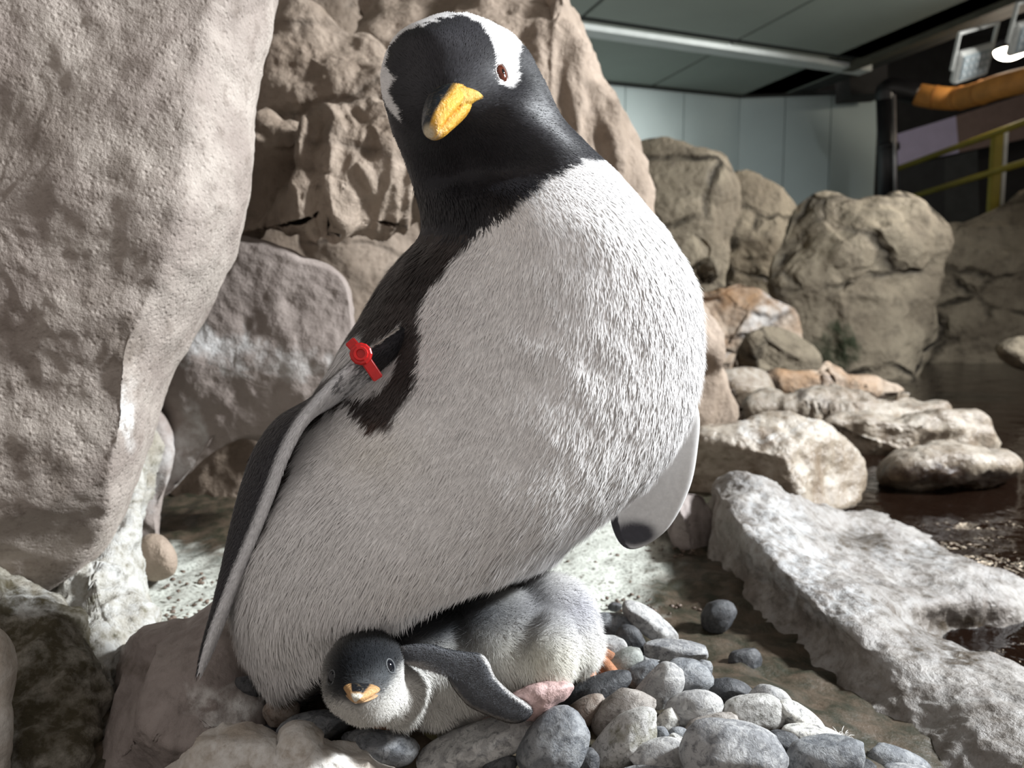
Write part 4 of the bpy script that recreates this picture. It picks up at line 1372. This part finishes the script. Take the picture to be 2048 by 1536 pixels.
bandbox((699, 682), (722, 708), 0.0062, 0.0022, 'strap_end', .4175, .4140)
bandbox((718, 700), (757, 758), 0.0062, 0.0022, 'strap', .4140, .4190)
vw = CAM - P(724, 710, .43); vw /= np.linalg.norm(vw)
disc('clasp', P(722, 708, .4130), vw + np.array([-.1, 0, .1]), 0.0062, 0.0040, m_red, band_root, sides=12)
A = P(722, 708, .4335)
ring_c = P(732, 716, .436)
th_ = np.linspace(0, 2 * math.pi, 40)
tdir = P(690, 740, .46) - P(775, 682, .462); tdir /= np.linalg.norm(tdir)
view = ring_c - CAM; view /= np.linalg.norm(view)
s2 = np.cross(view, tdir); s2 /= np.linalg.norm(s2)
Vt, pl = tube_np(ring_c + np.cos(th_)[:, None] * view * 0.020 + np.sin(th_)[:, None] * s2 * 0.0105, 0.0012, 8, cap=False, up=tdir)
link('loop', mesh_np('band_loop', Vt, pl, True), m_red, band_root)


# feet of the adult under the belly
m_foot = plain('orange_foot_skin', (0.36, 0.16, 0.08), 0.55, var=0.3, scale=120, bump=0.6)
def foot(px_, py_, z, ang, s, parent):
    base = onz(px_, py_, z)
    f = np.array([math.sin(ang), -math.cos(ang), 0])
    r_ = np.array([math.cos(ang), math.sin(ang), 0])
    mesh_v, mesh_p, off = [], [], 0
    for k, (sp, ln) in enumerate(((-0.45, .8), (0, 1.0), (0.45, .8))):
        d = f * math.cos(sp) + r_ * math.sin(sp)
        L = 0.06 * s * ln
        path = [base - f * 0.02 * s + [0, 0, .012], base + d * L * .35 + [0, 0, .012], base + d * L * .7 + [0, 0, .009], base + d * L + [0, 0, .004]]
        Vt, pl = tube_np(catmull(np.array(path), 24), np.interp(np.linspace(0, 1, 24), [0, .5, .85, 1], [.010 * s, .0075 * s, .006 * s, .0015 * s]), 12)
        mesh_v.append(Vt); mesh_p += [q_ + off for q_ in pl]; off += len(Vt)
    web = np.array([base - f * .01, base + (f * math.cos(.45) - r_ * math.sin(.45)) * .045 * s, base + f * .05 * s, base + (f * math.cos(.45) + r_ * math.sin(.45)) * .045 * s]) + [0, 0, .008]
    mesh_v.append(np.concatenate([web, web - [0, 0, .004]])); mesh_p += [np.array([[0, 1, 2, 3], [7, 6, 5, 4]]) + off]
    return link('foot', mesh_np('foot', np.concatenate(mesh_v), mesh_p, True), m_foot, parent, label='orange webbed foot')


foot(735, 1425, 0.012, 0.9, 0.9, penguin)
foot(1165, 1330, 0.012, 0.5, 0.9, penguin)

# ------------------------------------------------------------------ the chick
def fuse(parts, voxel=0.0028, smooth=10):
    """one continuous skin around overlapping ellipsoids."""
    Vs, Ps, off = [], [], 0
    for c, axes in parts:
        v_, p_ = ellipsoid(c, axes, 32, 20)
        Vs.append(v_); Ps += [q_ + off for q_ in p_]; off += len(v_)
    me = mesh_np('lump', np.concatenate(Vs), Ps, True)
    o = bpy.data.objects.new('lump', me)
    COL.objects.link(o)
    md = o.modifiers.new('r', 'REMESH'); md.mode = 'VOXEL'; md.voxel_size = voxel
    sm = o.modifiers.new('s', 'SMOOTH'); sm.factor = 0.5; sm.iterations = smooth
    dg = bpy.context.evaluated_depsgraph_get()
    ev = o.evaluated_get(dg).to_mesh()
    n = len(ev.vertices)
    co_ = np.empty(n * 3, np.float32); ev.vertices.foreach_get('co', co_)
    no_ = np.empty(n * 3, np.float32); ev.vertices.foreach_get('normal', no_)
    ev.calc_loop_triangles()
    tr_ = np.empty(len(ev.loop_triangles) * 3, np.int32); ev.loop_triangles.foreach_get('vertices', tr_)
    o.evaluated_get(dg).to_mesh_clear()
    bpy.data.objects.remove(o)
    bpy.data.meshes.remove(me)
    return co_.reshape(-1, 3).astype(float), no_.reshape(-1, 3).astype(float), tr_.reshape(-1, 3)


def lump(px_, py_, d, rx, ry, rz, ang=0.0):
    s_ = d / F
    ca, sa = math.cos(math.radians(ang)), math.sin(math.radians(ang))
    u = RIGHT * ca + UP * sa
    v = -RIGHT * sa + UP * ca
    return (P(px_, py_, d), [u * rx * s_, v * ry * s_, FWD * rz])


chick = empty('penguin_chick', onz(930, 1440, 0.015), label='downy grey and white penguin chick lying under the adult belly', cat='chick')
lumps = [lump(728, 1348, .436, 79, 82, .030), lump(742, 1390, .436, 62, 48, .024), lump(785, 1372, .462, 70, 62, .030), lump(800, 1402, .466, 46, 46, .020),
         lump(850, 1310, .500, 110, 80, .038), lump(930, 1320, .510, 130, 92, .045), lump(1000, 1290, .515, 130, 105, .050), lump(1105, 1250, .535, 92, 96, .046),
         lump(1085, 1305, .492, 68, 82, .034, -20), lump(1140, 1280, .525, 60, 60, .04), lump(880, 1390, .505, 80, 50, .035), lump(960, 1390, .515, 90, 45, .035)]
CV, CN, CT = fuse(lumps)
cx_, cy_, cd_ = pix(CV)
sg = lambda x: 1 / (1 + np.exp(-np.clip(x, -30, 30)))
headw = np.exp(-(np.clip((((cx_ - 735) / 95) ** 2 + ((cy_ - 1352) / 105) ** 2), 0, 9)) ** 4)
capline = np.interp(cx_, [640, 670, 690, 715, 745, 765, 788, 800, 812, 840], [1400, 1400, 1405, 1412, 1395, 1380, 1352, 1330, 1300, 1270])
cap = sg((capline - cy_ + 5 * fbm(CV * 130, 2, 81)) / 4) * headw * (cx_ < 830)
gs = lambda x, y, rx, ry: np.exp(-(((cx_ - x) / rx) ** 2 + ((cy_ - y) / ry) ** 2))
PALE = np.array([0.66, 0.645, 0.61]); CREAM = np.array([0.64, 0.62, 0.54]); GREYD = np.array([0.10, 0.105, 0.115]); DARKD = np.array([0.011, 0.012, 0.014]); LIL = np.array([0.40, 0.40, 0.44])
cc = np.tile(PALE, (len(CV), 1))
def mixin(w, c):
    global cc
    w = np.clip(w, 0, 1)[:, None]
    cc = cc * (1 - w) + c * w
mixin(gs(1080, 1310, 90, 70), CREAM)
mixin(0.85 * gs(1150, 1215, 75, 60) , LIL)
mixin(0.75 * gs(1060, 1210, 60, 70), np.array([0.22, 0.22, 0.24]))
mixin(1.15 * gs(845, 1245, 140, 62), GREYD * 0.7)
mixin(0.9 * gs(960, 1225, 90, 40), GREYD)
mixin(0.8 * gs(800, 1300, 36, 40), GREYD)
mixin(cap * 1.0, DARKD * 1.3)
mixin(0.5 * gs(735, 1372, 32, 20) * headw, np.array([0.16, 0.17, 0.18]))
mixin(0.5 * gs(765, 1360, 22, 25) * headw, np.array([0.15, 0.16, 0.17]))
m_down = coat_mat('chick_down', rough=0.85, spec=0.1, vary=0.15)
link('body', mesh_np('chick_body', CV, [CT], True, {'col': cc}), m_down, chick)
dirv = np.cross(CN, np.cross(np.array([0.5, 0.1, -0.75]), CN))
dirv /= np.maximum(np.linalg.norm(dirv, axis=1, keepdims=True), 1e-9)
hb = P(718, 1388, .405)
aw = CV - hb
aw -= CN * (aw * CN).sum(1, keepdims=True)
aw /= np.maximum(np.linalg.norm(aw, axis=1, keepdims=True), 1e-9)
T = aw * headw[:, None] + dirv * (1 - headw[:, None])
dn_ = np.where(cd_ < 0.56, 1.0, 0.3) * (1 + 0.8 * headw)
dn_ = dn_ * np.where((((cx_ - 713) / 30) ** 2 + ((cy_ - 1390) / 26) ** 2 < 1) & (cd_ < 0.425), 0, 1)
for ex, ey in ((782, 1332), (657, 1352)):
    dn_ = dn_ * np.where((np.hypot(cx_ - ex, cy_ - ey) < 13) & (cd_ < 0.47), 0, 1)
plumes('down', CV, CN, T, cc, CT, 90000, 0.0035 + 0.0045 * (1 - headw), 0.00035, 0.0007 + 0.0020 * (1 - headw), chick, m_down, dens=dn_, jitter=0.38, seed=8, clump=0.8, soft=0.6)

m_ceye = plain('black_chick_eye', (0.006, 0.007, 0.010), 0.06)
for ex, ey in ((781, 1332), (658, 1354)):
    e_, path, fr_, tb_ = eye(ex, ey, chick, 0.0030, 0.0037, iris=False, depth=0.7, Vs=CV, Ns=CN)
    e_.data.materials[0] = m_ceye
    link('eyelid', mesh_np('eyelid', *tb_), plain('grey_eyelid', (0.09, 0.095, 0.10), 0.6) if ex > 700 else bpy.data.materials['grey_eyelid'], chick)

cb = empty('beak', P(712, 1390, .425), label='short orange bill with black ridge and white tip')
cb.parent = chick
cb.matrix_parent_inverse = chick.matrix_basis.inverted()
Dv = np.array([-.10, -.85, -.50]); Dv /= np.linalg.norm(Dv)
side0 = np.array([1.0, 0, 0]) - Dv * Dv[0]; side0 /= np.linalg.norm(side0)
up0 = np.cross(Dv, side0); up0 *= np.sign(up0[2])
side, upv = side0, up0
rr = []
for (bx, by, d, hw, hu, hd) in [(724, 1374, .4150, .0105, .0055, .0026), (722, 1380, .4075, .0098, .0052, .0026), (719, 1387, .4010, .0076, .0046, .0026), (716, 1394, .3960, .0054, .0036, .0026), (713, 1400, .3930, .0034, .0026, .0026), (711, 1405, .3922, .0010, .0010, .0012)]:
    rr.append((P(bx, by, d), side * hw, upv * hu, upv * hd))


def ccol(t, a, Vv):
    o = np.array([0.62, 0.36, 0.16]); k = np.array([0.012, 0.013, 0.016]); w_ = np.array([0.75, 0.72, 0.62])
    r = np.clip((np.sin(a) - 0.80) * 12, 0, 1)[:, None] * (1 - sst(t, .5, .62))[:, None]
    c = o * (1 - r) + k * r
    tw = (sst(t, .55, .68) * (np.sin(a) > .72))[:, None]
    return c * (1 - tw) + w_ * tw


bill('upper_bill', rr, cb, colfun=ccol)
rr = []
for (bx, by, d, hw, hu, hd) in [(724, 1386, .4150, .0098, .0020, .0026), (721, 1392, .4080, .0086, .0020, .0024), (718, 1398, .4020, .0062, .0020, .0020), (715, 1403, .3975, .0036, .0018, .0014), (713, 1406, .3955, .0008, .0006, .0006)]:
    rr.append((P(bx, by, d), side * hw, upv * hu, upv * hd))
bill('lower_bill', rr, cb, colfun=lambda t, a, Vv: np.tile(np.array([0.58, 0.36, 0.19]), (len(t), 1)))

wing = [(796, 1296), (852, 1289), (895, 1299), (930, 1305), (961, 1309), (976, 1325), (990, 1356), (1022, 1387), (1056, 1410), (1064, 1424), (1048, 1441), (1020, 1445), (977, 1430), (941, 1413), (924, 1397), (904, 1370),
        (889, 1342), (863, 1325), (806, 1326)]
rimline = np.array([(966, 1310), (978, 1328), (992, 1356), (1024, 1388), (1058, 1411)], float)


def wingcol(qx, qy, vv):
    best = np.full(len(qx), 1e9)
    for i in range(len(rimline) - 1):
        a_, b_ = rimline[i], rimline[i + 1]
        ab = b_ - a_
        t = np.clip(((qx - a_[0]) * ab[0] + (qy - a_[1]) * ab[1]) / (ab @ ab), 0, 1)
        best = np.minimum(best, np.hypot(qx - a_[0] - t * ab[0], qy - a_[1] - t * ab[1]))
    rim = np.clip(1.4 - best / 6, 0, 1)[:, None]
    c = np.tile(np.array([0.10, 0.103, 0.112]), (len(qx), 1))
    lowpale = np.clip((edge_dist(qx, qy, wing) * -1 + 7) / 7, 0, 1) * sg((qy - (1300 + (qx - 800) * 0.62)) / 6)
    c = c * (1 - 0.55 * lowpale[:, None]) + np.array([0.5, 0.46, 0.42]) * 0.55 * lowpale[:, None]
    return {'col': c * (1 - rim) + np.array([0.70, 0.69, 0.68]) * rim}


wg = blob('flipper', wing, 0.4475, 0.0065, 0.0065, m_down, seed=83, na=160, ns=60, e=0.55, center=(955, 1365), slope=(0.02, -0.05), parent=chick, attrs=wingcol, smooth_outline=True,
          label='dark grey downy flipper with pale edge')
me = wg.data
n = len(me.vertices)
WV = np.empty(n * 3, np.float32); me.vertices.foreach_get('co', WV); WV = WV.reshape(-1, 3).astype(float)
WN = np.array([v.vector[:] for v in me.vertex_normals])
WC = np.empty(n * 4, np.float32); me.attributes['col'].data.foreach_get('color', WC); WC = WC.reshape(-1, 4)[:, :3].astype(float)
me.calc_loop_triangles()
WT = np.empty(len(me.loop_triangles) * 3, np.int32); me.loop_triangles.foreach_get('vertices', WT); WT = WT.reshape(-1, 3)
TT = np.tile(np.array([0.7, 0.0, -0.7]), (n, 1))
plumes('flipper_down', WV, WN, TT, WC, WT, 16000, 0.0028, 0.0003, 0.0009, wg, m_down, jitter=0.4, seed=9, soft=0.5)

m_pink = plain('pink_chick_skin', (0.52, 0.36, 0.34), 0.5, var=0.2, scale=150, bump=0.7)
blob('leg', [(1018, 1396), (1040, 1378), (1080, 1362), (1142, 1366), (1140, 1390), (1112, 1412), (1090, 1432), (1072, 1444), (1048, 1440), (1030, 1420)], 0.463, 0.016, 0.016, m_pink, seed=85, na=80, ns=50, e=0.85, parent=chick,
     layers=[('fbm', 120, 0.0012)], label='bare pink leg and foot')
blob('toe', [(948, 1452), (965, 1438), (990, 1430), (1012, 1436), (1010, 1450), (985, 1458)], 0.478, 0.006, 0.006, m_pink, seed=86, na=50, ns=30, parent=chick, layers=[('fbm', 150, 0.0008)])
blob('toe', [(1000, 1446), (1018, 1436), (1045, 1436), (1062, 1444), (1040, 1456), (1010, 1458)], 0.480, 0.006, 0.006, m_pink, seed=87, na=50, ns=30, parent=chick, layers=[('fbm', 150, 0.0008)])

# ------------------------------------------------------------------ nest pebbles
def pebble_mat(name, base, patch, dark, scale=75, pamt=0.85, moss=0.0, rough=0.5):
    m, nt, b = new_mat(name)
    tc = nt.nodes.new('ShaderNodeTexCoord').outputs['Object']
    oi = nt.nodes.new('ShaderNodeObjectInfo')
    ad = nt.nodes.new('ShaderNodeVectorMath'); ad.operation = 'ADD'
    sc = nt.nodes.new('ShaderNodeVectorMath'); sc.operation = 'SCALE'
    cmb = nt.nodes.new('ShaderNodeCombineXYZ')
    nt.links.new(oi.outputs['Random'], cmb.inputs[0]); nt.links.new(oi.outputs['Random'], cmb.inputs[2])
    nt.links.new(cmb.outputs[0], sc.inputs[0]); sc.inputs['Scale'].default_value = 9.0
    nt.links.new(tc, ad.inputs[0]); nt.links.new(sc.outputs[0], ad.inputs[1])
    co = ad.outputs[0]
    n1 = noise(nt, co, scale, 8, 0.68, 0.8)
    n2 = noise(nt, co, scale * 3.2, 6, 0.7, 0.5)
    n3 = noise(nt, co, 900, 3, 0.6)
    c = mixc(nt, mathn(nt, 'MULTIPLY', ramp(nt, n1, 0.44, 0.56), pamt), base, patch)
    c = mixc(nt, mathn(nt, 'MULTIPLY', ramp(nt, n2, 0.50, 0.64), 0.8), c, dark)
    c = mixc(nt, mathn(nt, 'MULTIPLY', ramp(nt, n3, 0.60, 0.74), 0.4), c, dark)
    if moss:
        n4 = noise(nt, co, scale * 0.6, 3, 0.6)
        c = mixc(nt, mathn(nt, 'MULTIPLY', ramp(nt, n4, 0.52, 0.62), moss), c, (0.10, 0.085, 0.012))
    nt.links.new(c, b.inputs['Base Color'])
    b.inputs['Roughness'].default_value = rough
    b.inputs['Specular IOR Level'].default_value = 0.4
    bp = nt.nodes.new('ShaderNodeBump'); bp.inputs['Strength'].default_value = 0.6; bp.inputs['Distance'].default_value = 0.0022
    nt.links.new(mathn(nt, 'ADD', n2, mathn(nt, 'MULTIPLY', n3, 0.25)), bp.inputs['Height'])
    nt.links.new(bp.outputs[0], b.inputs['Normal'])
    return m


PM = {
    'grey': pebble_mat('grey_pebble', (0.23, 0.235, 0.245), (0.46, 0.46, 0.46), (0.09, 0.092, 0.10)),
    'pale': pebble_mat('pale_pebble', (0.36, 0.355, 0.35), (0.60, 0.595, 0.58), (0.16, 0.16, 0.165)),
    'dark': pebble_mat('dark_pebble', (0.055, 0.058, 0.064), (0.17, 0.17, 0.175), (0.018, 0.018, 0.02), pamt=0.4),
    'slate': pebble_mat('slate_pebble', (0.16, 0.17, 0.185), (0.32, 0.33, 0.34), (0.06, 0.064, 0.072)),
    'brown': pebble_mat('brown_pebble', (0.24, 0.185, 0.15), (0.36, 0.31, 0.27), (0.10, 0.075, 0.06)),
    'warm': pebble_mat('warm_grey_pebble', (0.28, 0.25, 0.225), (0.42, 0.39, 0.36), (0.13, 0.115, 0.10)),
    'moss': pebble_mat('mossy_pebble', (0.15, 0.14, 0.12), (0.34, 0.33, 0.31), (0.05, 0.045, 0.03), moss=0.9),
    'spotted': pebble_mat('spotted_pebble', (0.44, 0.43, 0.41), (0.58, 0.57, 0.55), (0.12, 0.115, 0.10), scale=90, moss=0.45),
    'green': pebble_mat('greenish_pebble', (0.26, 0.275, 0.255), (0.36, 0.37, 0.345), (0.15, 0.155, 0.14)),
    'white': pebble_mat('white_pebble', (0.62, 0.60, 0.55), (0.74, 0.73, 0.69), (0.09, 0.09, 0.10)),
}


def pebble(px_, py_, rx, ry, ang, tone, label, group=None, seed=1, d=None, z=0.012, rz=None, square=0.86, name='pebble', cat='pebble', lift=0.0):
    """px_, py_, rx, ry: outline in the photo; its depth comes from the nest surface it lies on."""
    if d is None:
        d = float(depth_onz(np.array(px_ * 1.0), np.array(py_ + ry * 0.75), z)) - 0.25 * ry * 0.47 / F + lift
    s_ = d / F
    c = P(px_, py_, d)
    ca, sa = math.cos(math.radians(ang)), math.sin(math.radians(ang))
    u = RIGHT * ca + UP * sa
    v = -RIGHT * sa + UP * ca
    a_, b_ = rx * s_, ry * s_
    w_ = rz if rz else 0.72 * math.sqrt(a_ * b_) if a_ < 2.2 * b_ else 0.85 * b_ + 0.15 * a_
    th = np.linspace(0, math.pi, 26)
    ph = np.linspace(0, 2 * math.pi, 40, endpoint=False)
    e = square
    pw = lambda x: np.sign(x) * np.abs(x) ** e
    S = np.stack([np.sin(th)[:, None] ** e * pw(np.cos(ph)), np.sin(th)[:, None] ** e * pw(np.sin(ph)), pw(np.cos(th))[:, None] * np.ones(40)], -1).reshape(-1, 3)
    S = S / (np.abs(S) ** 2.3).sum(1, keepdims=True) ** (1 / 2.3)
    r = np.random.default_rng(seed * 77 + 5)
    # a few worn flats
    for _ in range(7):
        nn = r.normal(size=3); nn /= np.linalg.norm(nn)
        h = r.uniform(0.72, 0.92)
        ex = np.clip(S @ nn - h, 0, None)
        S = S - nn * (ex * 0.75)[:, None]
    S = S * (1 + 0.07 * fbm(S * 1.1 + seed * 3.3, 3, seed) + 0.015 * fbm(S * 5 + seed, 2, seed + 1))[:, None]
    Vl = S @ np.stack([u * a_, v * b_, FWD * w_])
    me = mesh_np(name, Vl, [grid_faces(26, 40, True)], True)
    o = link(name, me, PM[tone], None, label=label, cat=cat)
    if group: o['group'] = group
    o.location = c
    return o


PEB = [
    (1225, 1250, 50, 24, -4, 'slate', 'wide grey pebble lying flat just behind the chick rump'),
    (1303, 1250, 70, 25, -38, 'pale', 'long pale pebble tipped up on end at the back of the nest'),
    (1264, 1284, 36, 27, -50, 'dark', 'black pebble wedged under the long tipped-up pebble'),
    (1220, 1296, 35, 25, 0, 'pale', 'rounded pale pebble touching the chick rump'),
    (1214, 1318, 30, 13, -12, 'warm', 'thin banded pebble above the orange foot behind the chick'),
    (1405, 1337, 20, 20, 0, 'slate', 'small slate pebble peeping out under the flat oval one'),
    (1354, 1303, 71, 22, -3, 'grey', 'flat oval grey pebble balanced highest on the nest rim'),
    (1240, 1332, 52, 24, 34, 'green', 'smooth greenish grey pebble standing diagonally beside the chick'),
    (1168, 1358, 27, 21, -15, 'moss', 'small mossy pebble against the chick foot'),
    (1290, 1352, 40, 28, 22, 'slate', 'plain slate grey pebble half covered by a pale veined one'),
    (1372, 1362, 58, 44, -8, 'slate', 'broad smooth grey pebble below the flat oval one'),
    (1316, 1380, 64, 37, 48, 'pale', 'pale veined pebble standing upright in the middle of the nest'),
    (1463, 1386, 46, 29, -12, 'dark', 'black pebble with a white top on the outer nest rim'),
    (1172, 1394, 100, 27, 27, 'dark', 'long dark mossy pebble leaning from the chick foot'),
    (1388, 1420, 58, 38, 6, 'pale', 'pale cracked oval pebble in the middle of the rim'),
    (1246, 1426, 70, 42, 33, 'warm', 'smooth warm grey pebble below the long dark one'),
    (1540, 1412, 46, 38, -20, 'pale', 'pale rounded pebble behind a mottled one on the rim'),
    (1602, 1440, 56, 26, -36, 'white', 'whitish pebble sloping down the outside of the nest'),
    (1163, 1430, 60, 25, 35, 'brown', 'reddish brown pebble between the long dark one and the big grey one'),
    (1335, 1446, 33, 20, 48, 'white', 'small pebble half white and half dark'),
    (1425, 1456, 58, 27, 14, 'warm', 'warm grey pebble behind the biggest round pebble'),
    (1508, 1428, 64, 37, 4, 'spotted', 'mottled pale pebble with a dark green spot on the rim'),
    (1626, 1472, 62, 22, -8, 'white', 'flat whitish stone with a feather stuck to it'),
    (1252, 1478, 84, 43, 36, 'spotted', 'blunt pale speckled pebble with a dab of yellow moss'),
    (1357, 1470, 21, 15, 0, 'slate', 'tiny grey pebble beside the half white one'),
    (1566, 1490, 38, 27, -10, 'dark', 'dark rough pebble between the two big rounded pebbles'),
    (1362, 1490, 30, 17, -30, 'white', 'small dark pebble crossed by a white band'),
    (1106, 1502, 92, 60, 55, 'slate', 'big dark grey pebble standing upright at the nest front'),
    (1318, 1514, 62, 32, 15, 'pale', 'light grey pebble low at the nest front'),
    (1464, 1517, 106, 74, -10, 'grey', 'biggest round dark grey pebble at the nest front'),
    (1655, 1514, 82, 44, 8, 'slate', 'big bluish grey oval pebble at the outer nest front'),
    (1796, 1528, 70, 32, -20, 'slate', 'grey pebble lying apart from the nest by the gully'),
    (1828, 1556, 66, 26, -12, 'grey', 'grey pebble in front of the one lying apart'),
    (957, 1489, 134, 37, 17, 'pale', 'longest pale grey pebble lying in front of the chick'),
    (765, 1496, 76, 31, -9, 'slate', 'smooth blue grey pebble below the chick head'),
    (622, 1455, 78, 28, 8, 'slate', 'flat dark grey pebble under the white belly fluff'),
    (704, 1473, 27, 13, 15, 'slate', 'tiny slate pebble behind the blue grey one'),
    (797, 1456, 30, 16, 0, 'moss', 'small mossy pebble under the chick chin'),
    (886, 1466, 46, 18, 3, 'moss', 'brown mossy pebble behind the longest pale one'),
    (1003, 1527, 38, 18, 5, 'dark', 'dark pebble under the longest pale one'),
    (1176, 1524, 24, 28, 0, 'dark', 'dark pebble in the gap beside the upright big grey one'),
    (1292, 1546, 56, 18, 4, 'grey', 'grey pebble lowest at the nest front under the light grey one'),
    (1322, 1474, 18, 22, 20, 'slate', 'little dark pebble under the speckled blunt one'),
    (492, 1384, 32, 38, 15, 'dark', 'dark stone between the white fluff and the mauve rock'),
    (562, 1424, 38, 28, 10, 'brown', 'brown stone under the edge of the white fluff'),
    (1436, 1232, 38, 32, 20, 'dark', 'dark wet cobble lying in the gully by the pale ridge'),
    (1490, 1322, 36, 28, 10, 'dark', 'dark teal cobble in the gully beside the nest'),
    (1640, 1450, 24, 14, -30, 'dark', 'little dark wet pebble in the gully beyond the whitish stones'),
    (1262, 1212, 12, 8, 0, 'dark', 'small black pebble on the white sand behind the tipped-up one'),
    (1230, 1214, 14, 9, 0, 'dark', 'small dark pebble alone on the white sand'),
]
for i, (x, y, rx, ry, an, tone, lab) in enumerate(PEB):
    zz = 0.012
    if tone == 'dark' and x > 1420 and y < 1460 and 'gully' in lab: zz = -0.035
    if 'sand' in lab: zz = -0.03
    if 'apart' in lab: zz = -0.03
    pebble(x, y, rx, ry, an, tone, lab, 'nest pebbles', seed=i + 1, z=zz)
# stones that show only in the gaps between the others
r = np.random.default_rng(4)
gaps = [(1200, 1480), (1230, 1510), (1330, 1325), (1290, 1410), (1350, 1460), (1410, 1490), (1545, 1460), (1500, 1470), (1610, 1500), (1090, 1450), (1060, 1520), (900, 1530), (850, 1510), (690, 1520), (600, 1490), (640, 1500),
        (1720, 1530), (1560, 1530), (1250, 1310), (1430, 1400), (1400, 1385), (1190, 1350), (1140, 1470), (1010, 1470), (930, 1470), (850, 1480), (760, 1470), (660, 1480), (540, 1460), (1290, 1300), (1480, 1440), (1660, 1490)]
for k, (x, y) in enumerate(gaps):
    pebble(x, y + 14, r.uniform(24, 40), r.uniform(18, 26), r.uniform(-40, 40), ['slate', 'dark', 'grey'][k % 3], ['slate grey', 'blackish', 'light grey'][k % 3] + ' pebble mostly buried in a gap between larger nest pebbles', 'gap-filling nest pebbles', seed=200 + k, z=-0.006)

# small finds: a down feather on the whitish stone, a brown bead-like stone, gravel on the sand
pebble(1566, 1457, 9, 9, 0, 'brown', 'tiny round brown stone between the mottled pebble and the whitish one', 'nest pebbles', seed=301, d=0.508)
fv, fp, off = [], [], 0
r = np.random.default_rng(6)
for k in range(26):
    a0 = P(1686 + r.normal() * 5, 1474 + r.normal() * 2, 0.487)
    dv = RIGHT * r.normal() * 0.004 + UP * abs(r.normal()) * 0.003 + FWD * r.normal() * 0.003
    Vt, pl = tube_np(np.array([a0, a0 + dv * 0.5 + UP * 0.001, a0 + dv]), np.array([0.0003, 0.00022, 0.00008]), 5)
    fv.append(Vt); fp += [q_ + off for q_ in pl]; off += len(Vt)
link('down_feather', mesh_np('down_feather', np.concatenate(fv), fp, True), plain('white_down', (0.75, 0.74, 0.72), 0.8), None, label='little white down feather stuck on the flat whitish stone', cat='feather')
gv, gp, off = [], [], 0
for k in range(230):
    gx, gy = r.uniform(1120, 1400), r.uniform(1060, 1230)
    if k > 170: gx, gy = r.uniform(315, 470), r.uniform(1140, 1250)
    c = onz(gx, gy, -0.034)
    sz = r.uniform(0.0008, 0.0030)
    v_, p_ = ellipsoid(c, np.diag([sz * r.uniform(.8, 1.5), sz, sz * 0.7]), 8, 6)
    v_ = v_ + 0.15 * sz * r.normal(size=v_.shape)
    gv.append(v_); gp += [q_ + off for q_ in p_]; off += len(v_)
link('gravel', mesh_np('gravel', np.concatenate(gv), gp, True), plain('brown_gravel', (0.14, 0.10, 0.075), 0.6, var=0.6, scale=300), None, kind='stuff', label='fine brown gravel scattered over the sandy floor', cat='gravel')
